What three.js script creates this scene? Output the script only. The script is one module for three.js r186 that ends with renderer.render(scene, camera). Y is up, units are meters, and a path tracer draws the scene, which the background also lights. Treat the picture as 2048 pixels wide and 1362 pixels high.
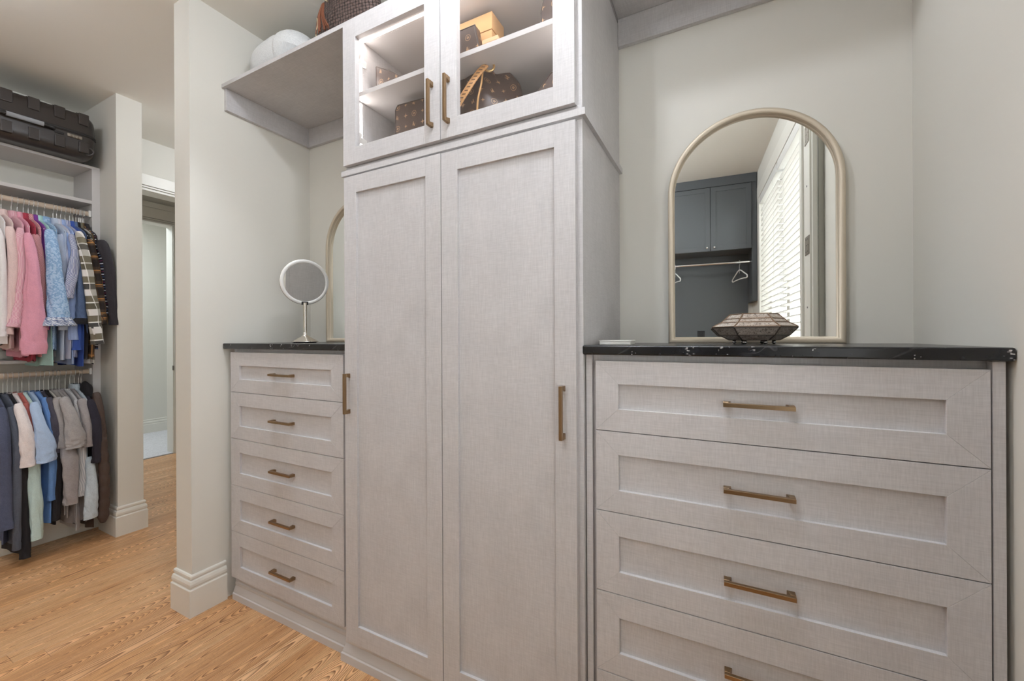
import * as THREE from 'three';
import { RoundedBoxGeometry } from 'three/addons/geometries/RoundedBoxGeometry.js';
import { mergeGeometries } from 'three/addons/utils/BufferGeometryUtils.js';
import { RectAreaLightUniformsLib } from 'three/addons/lights/RectAreaLightUniformsLib.js';

// ---------------------------------------------------------------- camera, daylight, exposure
RectAreaLightUniformsLib.init();
const scene = new THREE.Scene();
const camera = new THREE.PerspectiveCamera(2 * Math.atan(681 / 820.52) * 180 / Math.PI, 2048 / 1362, 0.05, 60);
camera.position.set(0, 1.225, 0);
camera.rotation.order = 'YXZ';
camera.rotation.y = 27.195 * Math.PI / 180;
camera.rotation.z = -0.2876 * Math.PI / 180;
camera.setViewOffset(2048, 1362, 0, 7.8, 2048, 1362);
scene.background = new THREE.Color().setRGB(6.7, 7.0, 7.4);      // overcast daylight outside the window
const renderer = new THREE.WebGLRenderer({ antialias: true });
renderer.toneMapping = THREE.LinearToneMapping;
renderer.toneMappingExposure = 1.12;
renderer.shadowMap.enabled = true;
const LAMPS = [   // ceiling downlights, several added as fill: x, z, intensity, half-angle for the added spots
  [-1.10, -0.71, 0.22], [-0.48, -0.71, 1.1], [-2.60, -0.25, 0.50], [-0.90, 0.90, 1.15], [-3.05, -1.95, 0.85], [-1.70, -0.80, 2.6, 0.65], [-2.85, 0.05, 3.4, 0.65], [-0.10, -0.84, 1.6, 0.65], [-0.36, -0.12, 0.50],
];
const LAMP_COLOR = new THREE.Color().setRGB(0.93, 0.99, 1.09);

// ---------------------------------------------------------------- helpers
const rng = (s) => () => { s |= 0; s = s + 0x6D2B79F5 | 0; let t = Math.imul(s ^ s >>> 15, 1 | s); t = t + Math.imul(t ^ t >>> 7, 61 | t) ^ t; return ((t ^ t >>> 14) >>> 0) / 4294967296; };
const hash = (x, y, s) => { let h = Math.imul(x, 374761393) ^ Math.imul(y, 668265263) ^ Math.imul(s, 2246822519); h = Math.imul(h ^ h >>> 13, 1274126177); return ((h ^ h >>> 16) >>> 0) / 4294967296; };
const sm = (t) => t * t * (3 - 2 * t);
function vn(x, y, px, py, s = 1) {                       // tiling value noise, period px, py cells
  const xi = Math.floor(x), yi = Math.floor(y), fx = sm(x - xi), fy = sm(y - yi);
  const m = (a, p) => ((a % p) + p) % p, a = m(xi, px), b = m(xi + 1, px), c = m(yi, py), d = m(yi + 1, py);
  return (hash(a, c, s) * (1 - fx) + hash(b, c, s) * fx) * (1 - fy) + (hash(a, d, s) * (1 - fx) + hash(b, d, s) * fx) * fy;
}
const clamp = (v, a = 0, b = 1) => Math.min(b, Math.max(a, v));
const lerp = (a, b, t) => a + (b - a) * t;
const mix3 = (a, b, t) => [lerp(a[0], b[0], t), lerp(a[1], b[1], t), lerp(a[2], b[2], t)];
const hex = (h) => [(h >> 16) & 255, (h >> 8) & 255, h & 255];
function tex(w, h, fn, sizeU, sizeV, srgb = true) {       // fn(u, v in 0..1) -> [r, g, b] 0..255 or one value 0..1; size in metres
  const d = new Uint8Array(w * h * 4);
  for (let j = 0; j < h; j++) for (let i = 0; i < w; i++) {
    let c = fn((i + 0.5) / w, (j + 0.5) / h); if (!Array.isArray(c)) c = [c * 255, c * 255, c * 255];
    const k = (j * w + i) * 4; d[k] = clamp(c[0], 0, 255); d[k + 1] = clamp(c[1], 0, 255); d[k + 2] = clamp(c[2], 0, 255); d[k + 3] = 255;
  }
  const t = new THREE.DataTexture(d, w, h);
  t.wrapS = t.wrapT = THREE.RepeatWrapping; t.magFilter = THREE.LinearFilter; t.minFilter = THREE.LinearMipmapLinearFilter; t.generateMipmaps = true;
  if (srgb) t.colorSpace = THREE.SRGBColorSpace;
  t.repeat.set(1 / sizeU, 1 / sizeV); t.needsUpdate = true;
  return t;
}
const std = (o) => new THREE.MeshStandardMaterial(o);
function prep(g) { if (g.index) g = g.toNonIndexed(); for (const k of Object.keys(g.attributes)) if (!['position', 'normal', 'uv'].includes(k)) g.deleteAttribute(k); if (!g.attributes.uv) g.setAttribute('uv', new THREE.BufferAttribute(new Float32Array(g.attributes.position.count * 2), 2)); return g; }
function boxUV(g, turn = false) {                        // planar uv in metres by the face's main axis; turn swaps u and v
  g = prep(g); const p = g.attributes.position, n = g.attributes.normal, uv = g.attributes.uv;
  for (let i = 0; i < p.count; i += 3) {
    const nx = Math.abs(n.getX(i) + n.getX(i + 1) + n.getX(i + 2)), ny = Math.abs(n.getY(i) + n.getY(i + 1) + n.getY(i + 2)), nz = Math.abs(n.getZ(i) + n.getZ(i + 1) + n.getZ(i + 2));
    for (let k = i; k < i + 3; k++) {
      let a, b;
      if (nz >= nx && nz >= ny) { a = p.getX(k); b = p.getY(k); } else if (nx >= ny) { a = p.getZ(k); b = p.getY(k); } else { a = p.getX(k); b = p.getZ(k); }
      turn ? uv.setXY(k, b, a) : uv.setXY(k, a, b);
    }
  }
  return g;
}
const bx = (x0, x1, y0, y1, z0, z1, c = 0.0012, turn = false) => {
  const w = x1 - x0, h = y1 - y0, d = z1 - z0;
  const g = c > 0 ? new RoundedBoxGeometry(w, h, d, 1, Math.min(c, w * 0.45, h * 0.45, d * 0.45)) : new THREE.BoxGeometry(w, h, d);
  g.translate((x0 + x1) / 2, (y0 + y1) / 2, (z0 + z1) / 2); return boxUV(g, turn);
};
const merge = (a) => a.length === 1 ? prep(a[0]) : mergeGeometries(a.map(prep));
function prism(pts, z0, z1, bevel = 0.0008, turn = false) {  // polygon in x, y pushed from z0 to z1
  const s = new THREE.Shape(pts.map(([x, y]) => new THREE.Vector2(x, y)));
  const g = new THREE.ExtrudeGeometry(s, { depth: z1 - z0 - 2 * bevel, bevelEnabled: bevel > 0, bevelSize: bevel, bevelOffset: -bevel, bevelThickness: bevel, bevelSegments: 1, curveSegments: 24 });
  g.translate(0, 0, z0 + bevel); return boxUV(g, turn);
}
function moulding(profile, path) {                       // profile [out, y] swept along path [x, z] (outward is left of travel), ends capped
  const n = path.length, dirs = [], pos = [], tri = [];
  for (let i = 0; i < n - 1; i++) { const dx = path[i + 1][0] - path[i][0], dz = path[i + 1][1] - path[i][1], l = Math.hypot(dx, dz); dirs.push([dx / l, dz / l]); }
  const nor = (d) => [d[1], -d[0]];
  const ring = path.map((p, i) => {
    const a = nor(dirs[Math.max(0, i - 1)]), b = nor(dirs[Math.min(n - 2, i)]); let m = [a[0] + b[0], a[1] + b[1]];
    const k = 2 / (m[0] * m[0] + m[1] * m[1]); m = [m[0] * k, m[1] * k];
    return profile.map(([o, y]) => [p[0] + m[0] * o, y, p[1] + m[1] * o]);
  });
  const quad = (a, b, c, d) => { pos.push(...a, ...b, ...c, ...a, ...c, ...d); };
  for (let i = 0; i < n - 1; i++) for (let j = 0; j < profile.length; j++) { const k = (j + 1) % profile.length; quad(ring[i][j], ring[i][k], ring[i + 1][k], ring[i + 1][j]); }
  const tr = THREE.ShapeUtils.triangulateShape(profile.map(([a, b]) => new THREE.Vector2(a, b)), []);
  for (const [r, f] of [[ring[0], 1], [ring[n - 1], 0]]) for (const t of tr) { const q = f ? [t[0], t[2], t[1]] : t; pos.push(...r[q[0]], ...r[q[1]], ...r[q[2]]); }
  const g = new THREE.BufferGeometry(); g.setAttribute('position', new THREE.Float32BufferAttribute(pos, 3)); g.computeVertexNormals(); return boxUV(g);
}
function tubeAlong(pts, r, radial = 8, seg = 0, closed = false) {
  const c = new THREE.CatmullRomCurve3(pts.map((p) => new THREE.Vector3(...p)), closed, 'centripetal');
  return prep(new THREE.TubeGeometry(c, seg || pts.length * 5, r, radial, closed));
}
const cyl = (r0, r1, h, seg = 24) => prep(new THREE.CylinderGeometry(r0, r1, h, seg));
const at = (g, x, y, z, rx = 0, ry = 0, rz = 0) => { g = g.clone(); g.applyMatrix4(new THREE.Matrix4().compose(new THREE.Vector3(x, y, z), new THREE.Quaternion().setFromEuler(new THREE.Euler(rx, ry, rz)), new THREE.Vector3(1, 1, 1))); return g; };
// loft: rows of rings of [x, y, z]; uv in metres along and around
function loft(rows, capStart = false, capEnd = false, closed = true) {
  const m = rows[0].length, pos = [], uv = [], idx = [], w = closed ? m + 1 : m; let vlen = 0;
  rows.forEach((r, i) => {
    if (i) vlen += Math.hypot(...[0, 1, 2].map((k) => (r.reduce((s, p, q) => s + p[k] - rows[i - 1][q][k], 0)) / m));
    let ul = 0;
    for (let j = 0; j < w; j++) { const p = r[j % m]; if (j) { const q = r[(j - 1) % m]; ul += Math.hypot(p[0] - q[0], p[1] - q[1], p[2] - q[2]); } pos.push(...p); uv.push(ul, vlen); }
  });
  for (let i = 0; i < rows.length - 1; i++) for (let j = 0; j < w - 1; j++) { const a = i * w + j, b = a + 1, c = a + w, d = c + 1; idx.push(a, c, b, b, c, d); }
  for (const [on, i] of [[capStart, 0], [capEnd, rows.length - 1]]) if (on) {
    const c = [0, 1, 2].map((k) => rows[i].reduce((s, p) => s + p[k], 0) / m), o = pos.length / 3; pos.push(...c); uv.push(0, 0);
    for (let j = 0; j < w - 1; j++) i ? idx.push(o, i * w + j + 1, i * w + j) : idx.push(o, j, j + 1);
  }
  const g = new THREE.BufferGeometry(); g.setAttribute('position', new THREE.Float32BufferAttribute(pos, 3)); g.setAttribute('uv', new THREE.Float32BufferAttribute(uv, 2)); g.setIndex(idx); g.computeVertexNormals();
  if (closed) { const nn = g.attributes.normal; for (let i = 0; i < rows.length; i++) { const a = i * w, b = a + w - 1, v = new THREE.Vector3(nn.getX(a) + nn.getX(b), nn.getY(a) + nn.getY(b), nn.getZ(a) + nn.getZ(b)).normalize(); nn.setXYZ(a, v.x, v.y, v.z); nn.setXYZ(b, v.x, v.y, v.z); } }
  return prep(g);
}
const names = {};
const numbered = (n) => { const k = names[n] = (names[n] ?? -1) + 1; return k ? `${n}_${String(k).padStart(3, '0')}` : n; };
function mesh(name, geo, mat, parent, top = false) { const m = new THREE.Mesh(Array.isArray(geo) ? merge(geo) : geo, mat); m.name = top ? numbered(name) : name; m.castShadow = m.receiveShadow = true; parent.add(m); return m; }
const part = (name, geo, mat, parent) => mesh(name, geo, mat, parent);
function pieces(parent) { const c = {}; parent.children.forEach((o) => { const b = o.name.replace(/_\d{3}$/, ''); const k = c[b] = (c[b] ?? -1) + 1; o.name = k ? `${b}_${String(k).padStart(3, '0')}` : b; pieces(o); }); }
function thing(name, label, category, group, [x, y, z] = [0, 0, 0], ry = 0) { const o = new THREE.Group(); o.name = numbered(name); o.position.set(x, y, z); o.rotation.y = ry; o.userData = { label, category }; if (group) o.userData.group = group; scene.add(o); return o; }
function tag(o, label, category, group) { o.userData = { label, category }; if (group) o.userData.group = group; return o; }
function struct(name, geo, mat) { const m = mesh(name, geo, mat, scene, true); m.userData.kind = 'structure'; return m; }
function structGroup(name) { const o = new THREE.Group(); o.name = name; o.userData.kind = 'structure'; scene.add(o); return o; }

// ---------------------------------------------------------------- materials
const R0 = rng(7);
function linenTex(base, turn) {                          // woven melamine: long fine threads one way, short weft flecks the other
  return tex(1024, 1024, (u, v) => {
    if (turn) [u, v] = [v, u];
    const warp = vn(u * 512, v * 26, 512, 26, 3) * 0.6 + vn(u * 256, v * 14, 256, 14, 5) * 0.4, weft = vn(u * 30, v * 380, 30, 380, 9), broad = vn(u * 9, v * 5, 9, 5, 11);
    const k = 1 + (warp - 0.5) * 0.075 + (weft - 0.5) * 0.05 + (broad - 0.5) * 0.03; return base.map((c) => c * k);
  }, 0.5, 0.5);
}
const GREIGE = [203, 200, 200];
const linenBump = tex(512, 512, (u, v) => vn(u * 256, v * 14, 256, 14, 3) * 0.6 + vn(u * 16, v * 190, 16, 190, 9) * 0.4, 0.5, 0.5, false);
const M = {
  wall: std({ color: 0xe3e0d7, roughness: 0.85 }),
  ceiling: std({ color: 0xf3f0e8, roughness: 0.9 }),
  trim: std({ color: 0xe8e5dc, roughness: 0.38 }),
  linen: std({ map: linenTex(GREIGE, false), bumpMap: linenBump, bumpScale: 0.00012, roughness: 0.5 }),
  linenH: std({ map: linenTex(GREIGE, true), roughness: 0.5 }),
  plainGreige: std({ color: 0xd0ccca, roughness: 0.55 }),
  bronze: std({ color: new THREE.Color().setRGB(0.33, 0.225, 0.13), metalness: 1, roughness: 0.3 }),
  champagne: std({ color: new THREE.Color().setRGB(0.66, 0.58, 0.46), metalness: 0.6, roughness: 0.55 }),
  nickel: std({ color: new THREE.Color().setRGB(0.62, 0.58, 0.52), metalness: 1, roughness: 0.25 }),
  chrome: std({ color: new THREE.Color().setRGB(0.8, 0.8, 0.8), metalness: 1, roughness: 0.14 }),
  mirror: std({ color: new THREE.Color().setRGB(0.9, 0.92, 0.9), metalness: 1, roughness: 0.0 }),
  black: std({ color: 0x141315, roughness: 0.6 }),
  darkMetal: std({ color: new THREE.Color().setRGB(0.16, 0.13, 0.11), metalness: 0.9, roughness: 0.45 }),
  white: std({ color: 0xf0eee8, roughness: 0.4 }),
  plasticWhite: std({ color: 0xe9e8e4, roughness: 0.35 }),
  charcoalPaint: std({ color: 0x55585a, roughness: 0.5 }),
  hingeMetal: std({ color: new THREE.Color().setRGB(0.3, 0.27, 0.23), metalness: 0.9, roughness: 0.45 }),
  tan: std({ color: 0xc79a63, roughness: 0.55 }),
  glass: new THREE.MeshPhysicalMaterial({ color: 0xffffff, transmission: 1, thickness: 0, roughness: 0, ior: 1.5 }),
};
const led = std({ color: 0xffffff, emissive: new THREE.Color().setRGB(1, 0.93, 0.9), emissiveIntensity: 3.2 });
const lampGlow = std({ color: 0xffffff, emissive: new THREE.Color().setRGB(1, 0.94, 0.85), emissiveIntensity: 6 });
const marble = std({
  map: tex(1024, 1024, (u, v) => {
    const c = vn(u * 9, v * 9, 9, 9, 21) * 0.5 + vn(u * 24, v * 24, 24, 24, 22) * 0.3 + vn(u * 70, v * 70, 70, 70, 23) * 0.2;
    const w = vn(u * 6 + vn(u * 20, v * 20, 20, 20, 2) * 0.5, v * 11, 6, 11, 27), vein = Math.max(0, 1 - Math.abs(w - 0.5) * 70) * vn(u * 14, v * 14, 14, 14, 28);
    const fl = vn(u * 120, v * 150, 120, 150, 31), gate = vn(u * 16, v * 16, 16, 16, 32), fleck = clamp((fl - 0.80) * 12) * clamp((gate - 0.60) * 8);
    let k = mix3([15, 15, 17], [46, 48, 54], clamp((c - 0.42) * 2.4)); k = mix3(k, [120, 116, 116], clamp(vein * 0.75)); return mix3(k, [226, 224, 222], fleck);
  }, 0.55, 0.55), roughness: 0.26,
});
// oak: eight board lanes side by side, each with its own rings, so that every board can take a lane and a run of its own
const LANES = 8, LANE_W = 0.0826, OAK_L = 1.6;
const oakLane = (lane) => { const r = rng(100 + lane); return { c: 0.3 + r() * 0.4, h: 0.05 + r() * 0.5, f: 9 + r() * 7, s: 300 + lane, tone: (r() - 0.5), flat: r() }; };
const lanes = Array.from({ length: LANES }, (_, i) => oakLane(i));
const oakTex = tex(1024, 2048, (u, v) => {
  const li = Math.min(LANES - 1, Math.floor(u * LANES)), L = lanes[li], x = u * LANES - li;
  const wob = vn(v * 5, 0.5, 5, 1, L.s) * 0.5 + vn(v * 13, 0.5, 13, 1, L.s + 1) * 0.16, wob2 = vn(v * 3, 0.5, 3, 1, L.s + 2), fx = vn(x * 5, v * 24, 64, 24, L.s + 5) * 0.07;
  const dx = (x - L.c - (wob - 0.33) * 0.5 + fx) * 1.7, dh = L.h * 0.4 + wob2 * 1.9;
  const ring = Math.sqrt(dx * dx + dh * dh * 0.55) * L.f; const ph = ring - Math.floor(ring);
  const line = Math.pow(ph, 2.6) * (ph < 0.94 ? 1 : (1 - ph) / 0.06);
  const pore = vn(x * 95, v * 42, 256, 42, L.s + 7), fib = vn(x * 60, v * 16, 256, 16, L.s + 8), broad = vn(x * 3, v * 3, 8, 3, L.s + 9);
  const dark = clamp(line * (0.45 + 0.9 * pore) * 1.1 + (pore > 0.8 ? 0.14 : 0));
  let c = mix3([246, 203, 158], [226, 177, 126], clamp(broad * 0.9 + L.tone * 0.5)); c = mix3(c, [104, 62, 32], dark * 0.9);
  const k = 0.94 + fib * 0.12; return c.map((q) => q * k);
}, LANES * LANE_W, OAK_L);
const OAK = [0xffffff, 0xf6efe8, 0xfff8f0, 0xeee4da].map((c) => std({ map: oakTex, color: c, roughness: 0.34 }));
const carpetMat = std({ map: tex(256, 256, (u, v) => { const k = 0.86 + vn(u * 120, v * 120, 120, 120, 4) * 0.2 + vn(u * 20, v * 20, 20, 20, 5) * 0.05; return [214 * k, 213 * k, 217 * k]; }, 0.4, 0.4), roughness: 1 });

// ---------------------------------------------------------------- room shell
const H = 2.75, XR = 0.481, ZB = -1.555, XP = -2.09, XC = -3.87, ZF = 1.70;
const wb = (x0, x1, y0, y1, z0, z1) => bx(x0, x1, y0, y1, z0, z1, 0);
struct('ceiling', wb(-6.8, 0.75, H, H + 0.12, -3.7, 1.95), M.ceiling);
struct('wall_back', wb(-2.1, 0.62, 0, H, ZB - 0.12, ZB), M.wall);
struct('wall_partition', wb(-2.22, XP, 0, H, -2.6, -0.963), M.wall);
struct('wall_closet_back', wb(XC - 0.12, XC, 0, H, -1.2, ZF + 0.12), M.wall);
struct('wall_pillar', wb(XC, -3.345, 0, H, -1.272, -1.145), M.wall);
struct('wall_front', wb(XC - 0.12, 0.62, 0, H, ZF, ZF + 0.12), M.wall);
const WIN = { z0: -0.46, z1: 1.14, y0: 0.60, y1: 2.45 };
struct('wall_right', [wb(XR, 0.62, 0, H, ZB, WIN.z0), wb(XR, 0.62, 0, H, WIN.z1, ZF), wb(XR, 0.62, 0, WIN.y0, WIN.z0, WIN.z1), wb(XR, 0.62, WIN.y1, H, WIN.z0, WIN.z1)], M.wall);
const OPEN1 = { z0: -2.42, z1: -1.36, y: 2.36 }, OPEN2 = { z0: -2.24, z1: -1.45, y: 2.42 };
struct('wall_corridor', [wb(-4.05, -3.93, 0, H, -2.6, OPEN1.z0), wb(-4.05, -3.93, 0, H, OPEN1.z1, -1.2), wb(-4.05, -3.93, OPEN1.y, H, OPEN1.z0, OPEN1.z1)], M.wall);
struct('wall_corridor_end', wb(-4.05, -2.1, 0, H, -2.72, -2.6), M.wall);
struct('wall_vestibule_near', wb(-5.2, -4.05, 0, H, -1.42, -1.30), M.wall);
struct('wall_vestibule_far', wb(-5.2, -4.05, 0, H, -2.6, -2.48), M.wall);
struct('wall_far_doorway', [wb(-5.32, -5.2, 0, H, -3.5, OPEN2.z0), wb(-5.32, -5.2, 0, H, OPEN2.z1, -0.5), wb(-5.32, -5.2, OPEN2.y, H, OPEN2.z0, OPEN2.z1)], M.wall);
struct('wall_far_room', [wb(-6.72, -6.6, 0, H, -3.5, -0.5), wb(-6.72, -5.2, 0, H, -0.5, -0.38), wb(-6.72, -5.2, 0, H, -3.62, -3.5)], M.wall);

const floor = structGroup('floor');
part('subfloor', wb(-6.8, 0.75, -0.12, -0.0125, -3.7, 1.95), M.black, floor);
{ // oak boards along z; those the photograph shows are boards of their own, the rest is one part
  const r = rng(11), rest = [];
  for (let c = 0, x = -5.2; x < XR; c++, x += LANE_W) {
    const zLo = x < -3.93 ? -2.48 : x < -2.13 ? -2.6 : ZB, zHi = ZF;
    let z = zLo - r() * 0.7;
    while (z < zHi) {
      const len = 0.75 + r() * 1.15, a = Math.max(z, zLo), b = Math.min(z + len, zHi); z += len;
      const mid = r(), m = OAK[Math.floor(r() * OAK.length)], lane = Math.floor(r() * LANES), off = r() * OAK_L, flip = r() < 0.5 ? 1 : -1;
      if (x < -3.93 && a > -1.42) continue;
      if (b - a < 0.02) continue;
      const cx = x + LANE_W / 2;
      const g = bx(x + 0.0003, Math.min(x + LANE_W, XR) - 0.0003, -0.0125, 0, a + 0.0003, b - 0.0003, 0.0007);
      const p = g.attributes.position, uv = g.attributes.uv;
      for (let i = 0; i < p.count; i++) uv.setXY(i, lane * LANE_W + clamp((p.getX(i) - x) / LANE_W, 0.004, 0.996) * LANE_W, flip * p.getZ(i) + off);
      const seen = cx < -0.9 && a < 0.1 && !(cx > -0.95 && b < -1.1);
      const inView = seen && b < 0.9;
      if (inView && !(cx < -2.25 && cx > -2.2)) part('floor_plank', g, m, floor); else rest.push(g);
    }
  }
  const s = part('floor_boards_beyond', rest, OAK[0], floor); s.userData.kind = 'stuff';
}
struct('carpet_floor', bx(-6.6, -5.215, -0.0125, 0.008, -3.5, -0.5, 0.004), carpetMat);

const BASE = [[0, 0], [0.017, 0], [0.017, 0.116], [0.0155, 0.119], [0.012, 0.121], [0.012, 0.126], [0.0145, 0.131], [0.0145, 0.142], [0.011, 0.154], [0.006, 0.157], [0.006, 0.161], [0.009, 0.165], [0.009, 0.174], [0.006, 0.179], [0, 0.18]];
struct('baseboard_partition', moulding(BASE, [[XP, -1.10], [XP, -0.963], [-2.22, -0.963], [-2.22, -2.6]]), M.trim);
struct('baseboard_pillar', moulding(BASE, [[-3.93, -1.272], [-3.345, -1.272], [-3.345, -1.145], [-3.575, -1.145]]), M.trim);
struct('baseboard_far_room', moulding(BASE, [[-6.6, -3.5], [-6.6, -0.5]]), M.trim);
function casing(name, x, o, w, cap) {                    // door casing on a wall that faces +x
  const f = [];
  const run = (z0, z1, y0, y1, th) => f.push(bx(x, x + th, y0, y1, z0, z1, 0.0025));
  run(o.z0 - w, o.z1 + w, o.y + 0.036, o.y + w, 0.02); run(o.z0 - w, o.z1 + w, o.y + 0.019, o.y + 0.0325, 0.017); run(o.z0, o.z1, o.y - 0.002, o.y + 0.0155, 0.012);
  for (const s of [0, 1]) { const a = s ? o.z1 : o.z0, d = s ? 1 : -1; const q = (u, v, th) => run(Math.min(a + d * u, a + d * v), Math.max(a + d * u, a + d * v), 0, o.y + 0.03, th); q(0.036, w, 0.02); q(0.019, 0.0325, 0.017); q(-0.002, 0.0155, 0.012); }
  if (cap) run(o.z0 - w - 0.02, o.z1 + w + 0.02, o.y + w, o.y + w + 0.055, 0.03);
  f.push(bx(x - 0.13, x, o.y - 0.004, o.y + 0.012, o.z0, o.z1, 0.001)); // head jamb
  for (const z of [o.z0, o.z1]) f.push(bx(x - 0.13, x, 0, o.y, z - 0.008, z + 0.008, 0.001));
  return struct(name, f, M.trim);
}
casing('trim_1', -3.93, OPEN1, 0.12, false);
casing('trim_2', -5.2, OPEN2, 0.14, true);
{ // strike plate on the far door frame
  const s = mesh('strike_plate', bx(-5.21, -5.18, 0.885, 0.935, OPEN2.z0 + 0.006, OPEN2.z0 + 0.0105, 0.001), M.darkMetal, scene, true); tag(s, 'small dark metal latch plate on the far white door frame', 'latch plate');
}
{ // doorway stub with its hinge leaves, seen in the big mirror
  const d = structGroup('door_1'), z0 = -0.70, z1 = -0.545, xj = 0.425;
  part('wall_stub', wb(xj + 0.012, XR, 0, H, z0, z1), M.wall, d);
  part('jamb', bx(xj, xj + 0.012, 0, H, z0 - 0.004, z1 + 0.004, 0.001), M.trim, d);
  part('casing', [bx(xj + 0.008, XR - 0.028, 0, H, z0 - 0.018, z0, 0.003), bx(xj + 0.03, XR - 0.028, 0, H, z0 - 0.024, z0 - 0.014, 0.003)], M.trim, d);
  part('door_stop', bx(xj - 0.01, xj, 0, H, z1 - 0.05, z1 - 0.012, 0.002), M.trim, d);
  const screw = cyl(0.0035, 0.0035, 0.002, 10);
  for (const y of [0.5, 1.66, 2.20]) {
    const h = part('hinge', bx(xj - 0.0025, xj, y - 0.045, y + 0.045, z0 + 0.0, z0 + 0.075, 0.0008), M.hingeMetal, d);
    part('screw', [[-0.03, 0.02], [-0.03, 0.05], [0, 0.012], [0, 0.042], [0.03, 0.02], [0.03, 0.05]].map(([a, b]) => at(screw, xj - 0.003, y + a, z0 + b, 0, 0, Math.PI / 2)), M.chrome, h);
  }
  for (const y of [1.36, 1.95]) part('bore_hole', at(cyl(0.005, 0.005, 0.001, 12), xj - 0.0004, y, z0 + 0.045, 0, 0, Math.PI / 2), M.black, d);
}
{ // window in the right-hand wall, seen in the big mirror
  const w = structGroup('window_1'), { z0, z1, y0, y1 } = WIN;
  part('window_frame', [bx(0.55, 0.61, y0, y1, z0, z0 + 0.04), bx(0.55, 0.61, y0, y1, z1 - 0.04, z1), bx(0.55, 0.61, y0, y0 + 0.05, z0, z1), bx(0.55, 0.61, y1 - 0.05, y1, z0, z1)], M.trim, w);
  const mid = (z0 + z1) / 2;
  part('mullion', bx(0.53, 0.615, y0, y1, mid - 0.045, mid + 0.045), M.trim, w);
  part('window_sill', bx(0.455, 0.56, y0 - 0.03, y0, z0 - 0.03, z1 + 0.03, 0.003), M.trim, w);
  part('window_casing', [bx(XR - 0.018, XR, y0 - 0.1, y1 + 0.1, z0 - 0.1, z0, 0.003), bx(XR - 0.018, XR, y0 - 0.1, y1 + 0.1, z1, z1 + 0.1, 0.003), bx(XR - 0.02, XR, y1, y1 + 0.11, z0 - 0.1, z1 + 0.1, 0.003), bx(XR - 0.012, XR, y0 - 0.12, y0 - 0.03, z0 - 0.1, z1 + 0.1, 0.003)], M.trim, w);
  part('pane', bx(0.575, 0.577, y0 + 0.05, y1 - 0.05, z0 + 0.04, mid - 0.045, 0), M.glass, w);
  part('pane', bx(0.575, 0.577, y0 + 0.05, y1 - 0.05, mid + 0.045, z1 - 0.04, 0), M.glass, w);
  const slatM = std({ color: 0xeceae5, roughness: 0.45 });
  [[z0 + 0.015, mid - 0.02, 'white slatted blind in the half of the window nearer the big mirror'], [mid + 0.02, z1 - 0.015, 'white slatted blind in the half of the window next to the charcoal cabinets']].forEach(([a, b, label]) => {
    const t = thing('window_blind', label, 'blind', null, [0.5, y0, (a + b) / 2]);
    part('headrail', bx(-0.035, 0.02, y1 - y0 - 0.065, y1 - y0 - 0.002, (a - b) / 2, (b - a) / 2, 0.002), M.plasticWhite, t);
    const slat = bx(-0.026, 0.026, -0.0026, 0.0026, (a - b) / 2, (b - a) / 2, 0.0005);
    const n = 39;
    for (let i = 0; i < n; i++) { const s = part('slat', slat, slatM, t); s.position.y = 0.03 + i * 0.0445; s.rotation.z = -0.10; }
    part('ladder_cord', [-0.3, 0.3].map((k) => bx(-0.0275, -0.0262, 0.02, y1 - y0 - 0.05, k * (b - a) - 0.0015, k * (b - a) + 0.0015, 0)), M.plasticWhite, t);
    part('bottom_rail', bx(-0.026, 0.026, 0.002, 0.016, (a - b) / 2, (b - a) / 2, 0.002), M.plasticWhite, t);
  });
}
struct('ground_outside', wb(0.9, 9, -2.4, -2.2, -8, 12), std({ color: 0x8b8c80, roughness: 1 }));
{ // the house across, behind the blinds
  const t = thing('neighbour_house', 'pale neighbouring house with dark windows glimpsed through the window blinds', 'house', null, [5.2, -2.2, 1.2]);
  const brick = std({ color: 0xd8d6d2, roughness: 0.9 }), dk = std({ color: 0x5d646c, roughness: 0.2 });
  part('facade', bx(0, 3, 0, 6.5, -5, 9, 0), brick, t);
  for (const [z, y] of [[0.4, 2.6], [2.2, 2.6], [4.2, 2.6], [0.4, 4.7], [2.2, 4.7], [4.2, 4.7]]) { const f = part('house_window', bx(-0.06, 0, y, y + 1.3, z, z + 0.9, 0.01), M.white, t); part('pane', [bx(-0.07, -0.055, y + 0.08, y + 0.62, z + 0.08, z + 0.82, 0), bx(-0.07, -0.055, y + 0.68, y + 1.22, z + 0.08, z + 0.82, 0)], dk, f); }
  part('roof', prism([[-0.5, 6.5], [3.5, 6.5], [1.5, 8.2]], -5.3, 9.3, 0), std({ color: 0x6b6763, roughness: 0.9 }), t);
}
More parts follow.
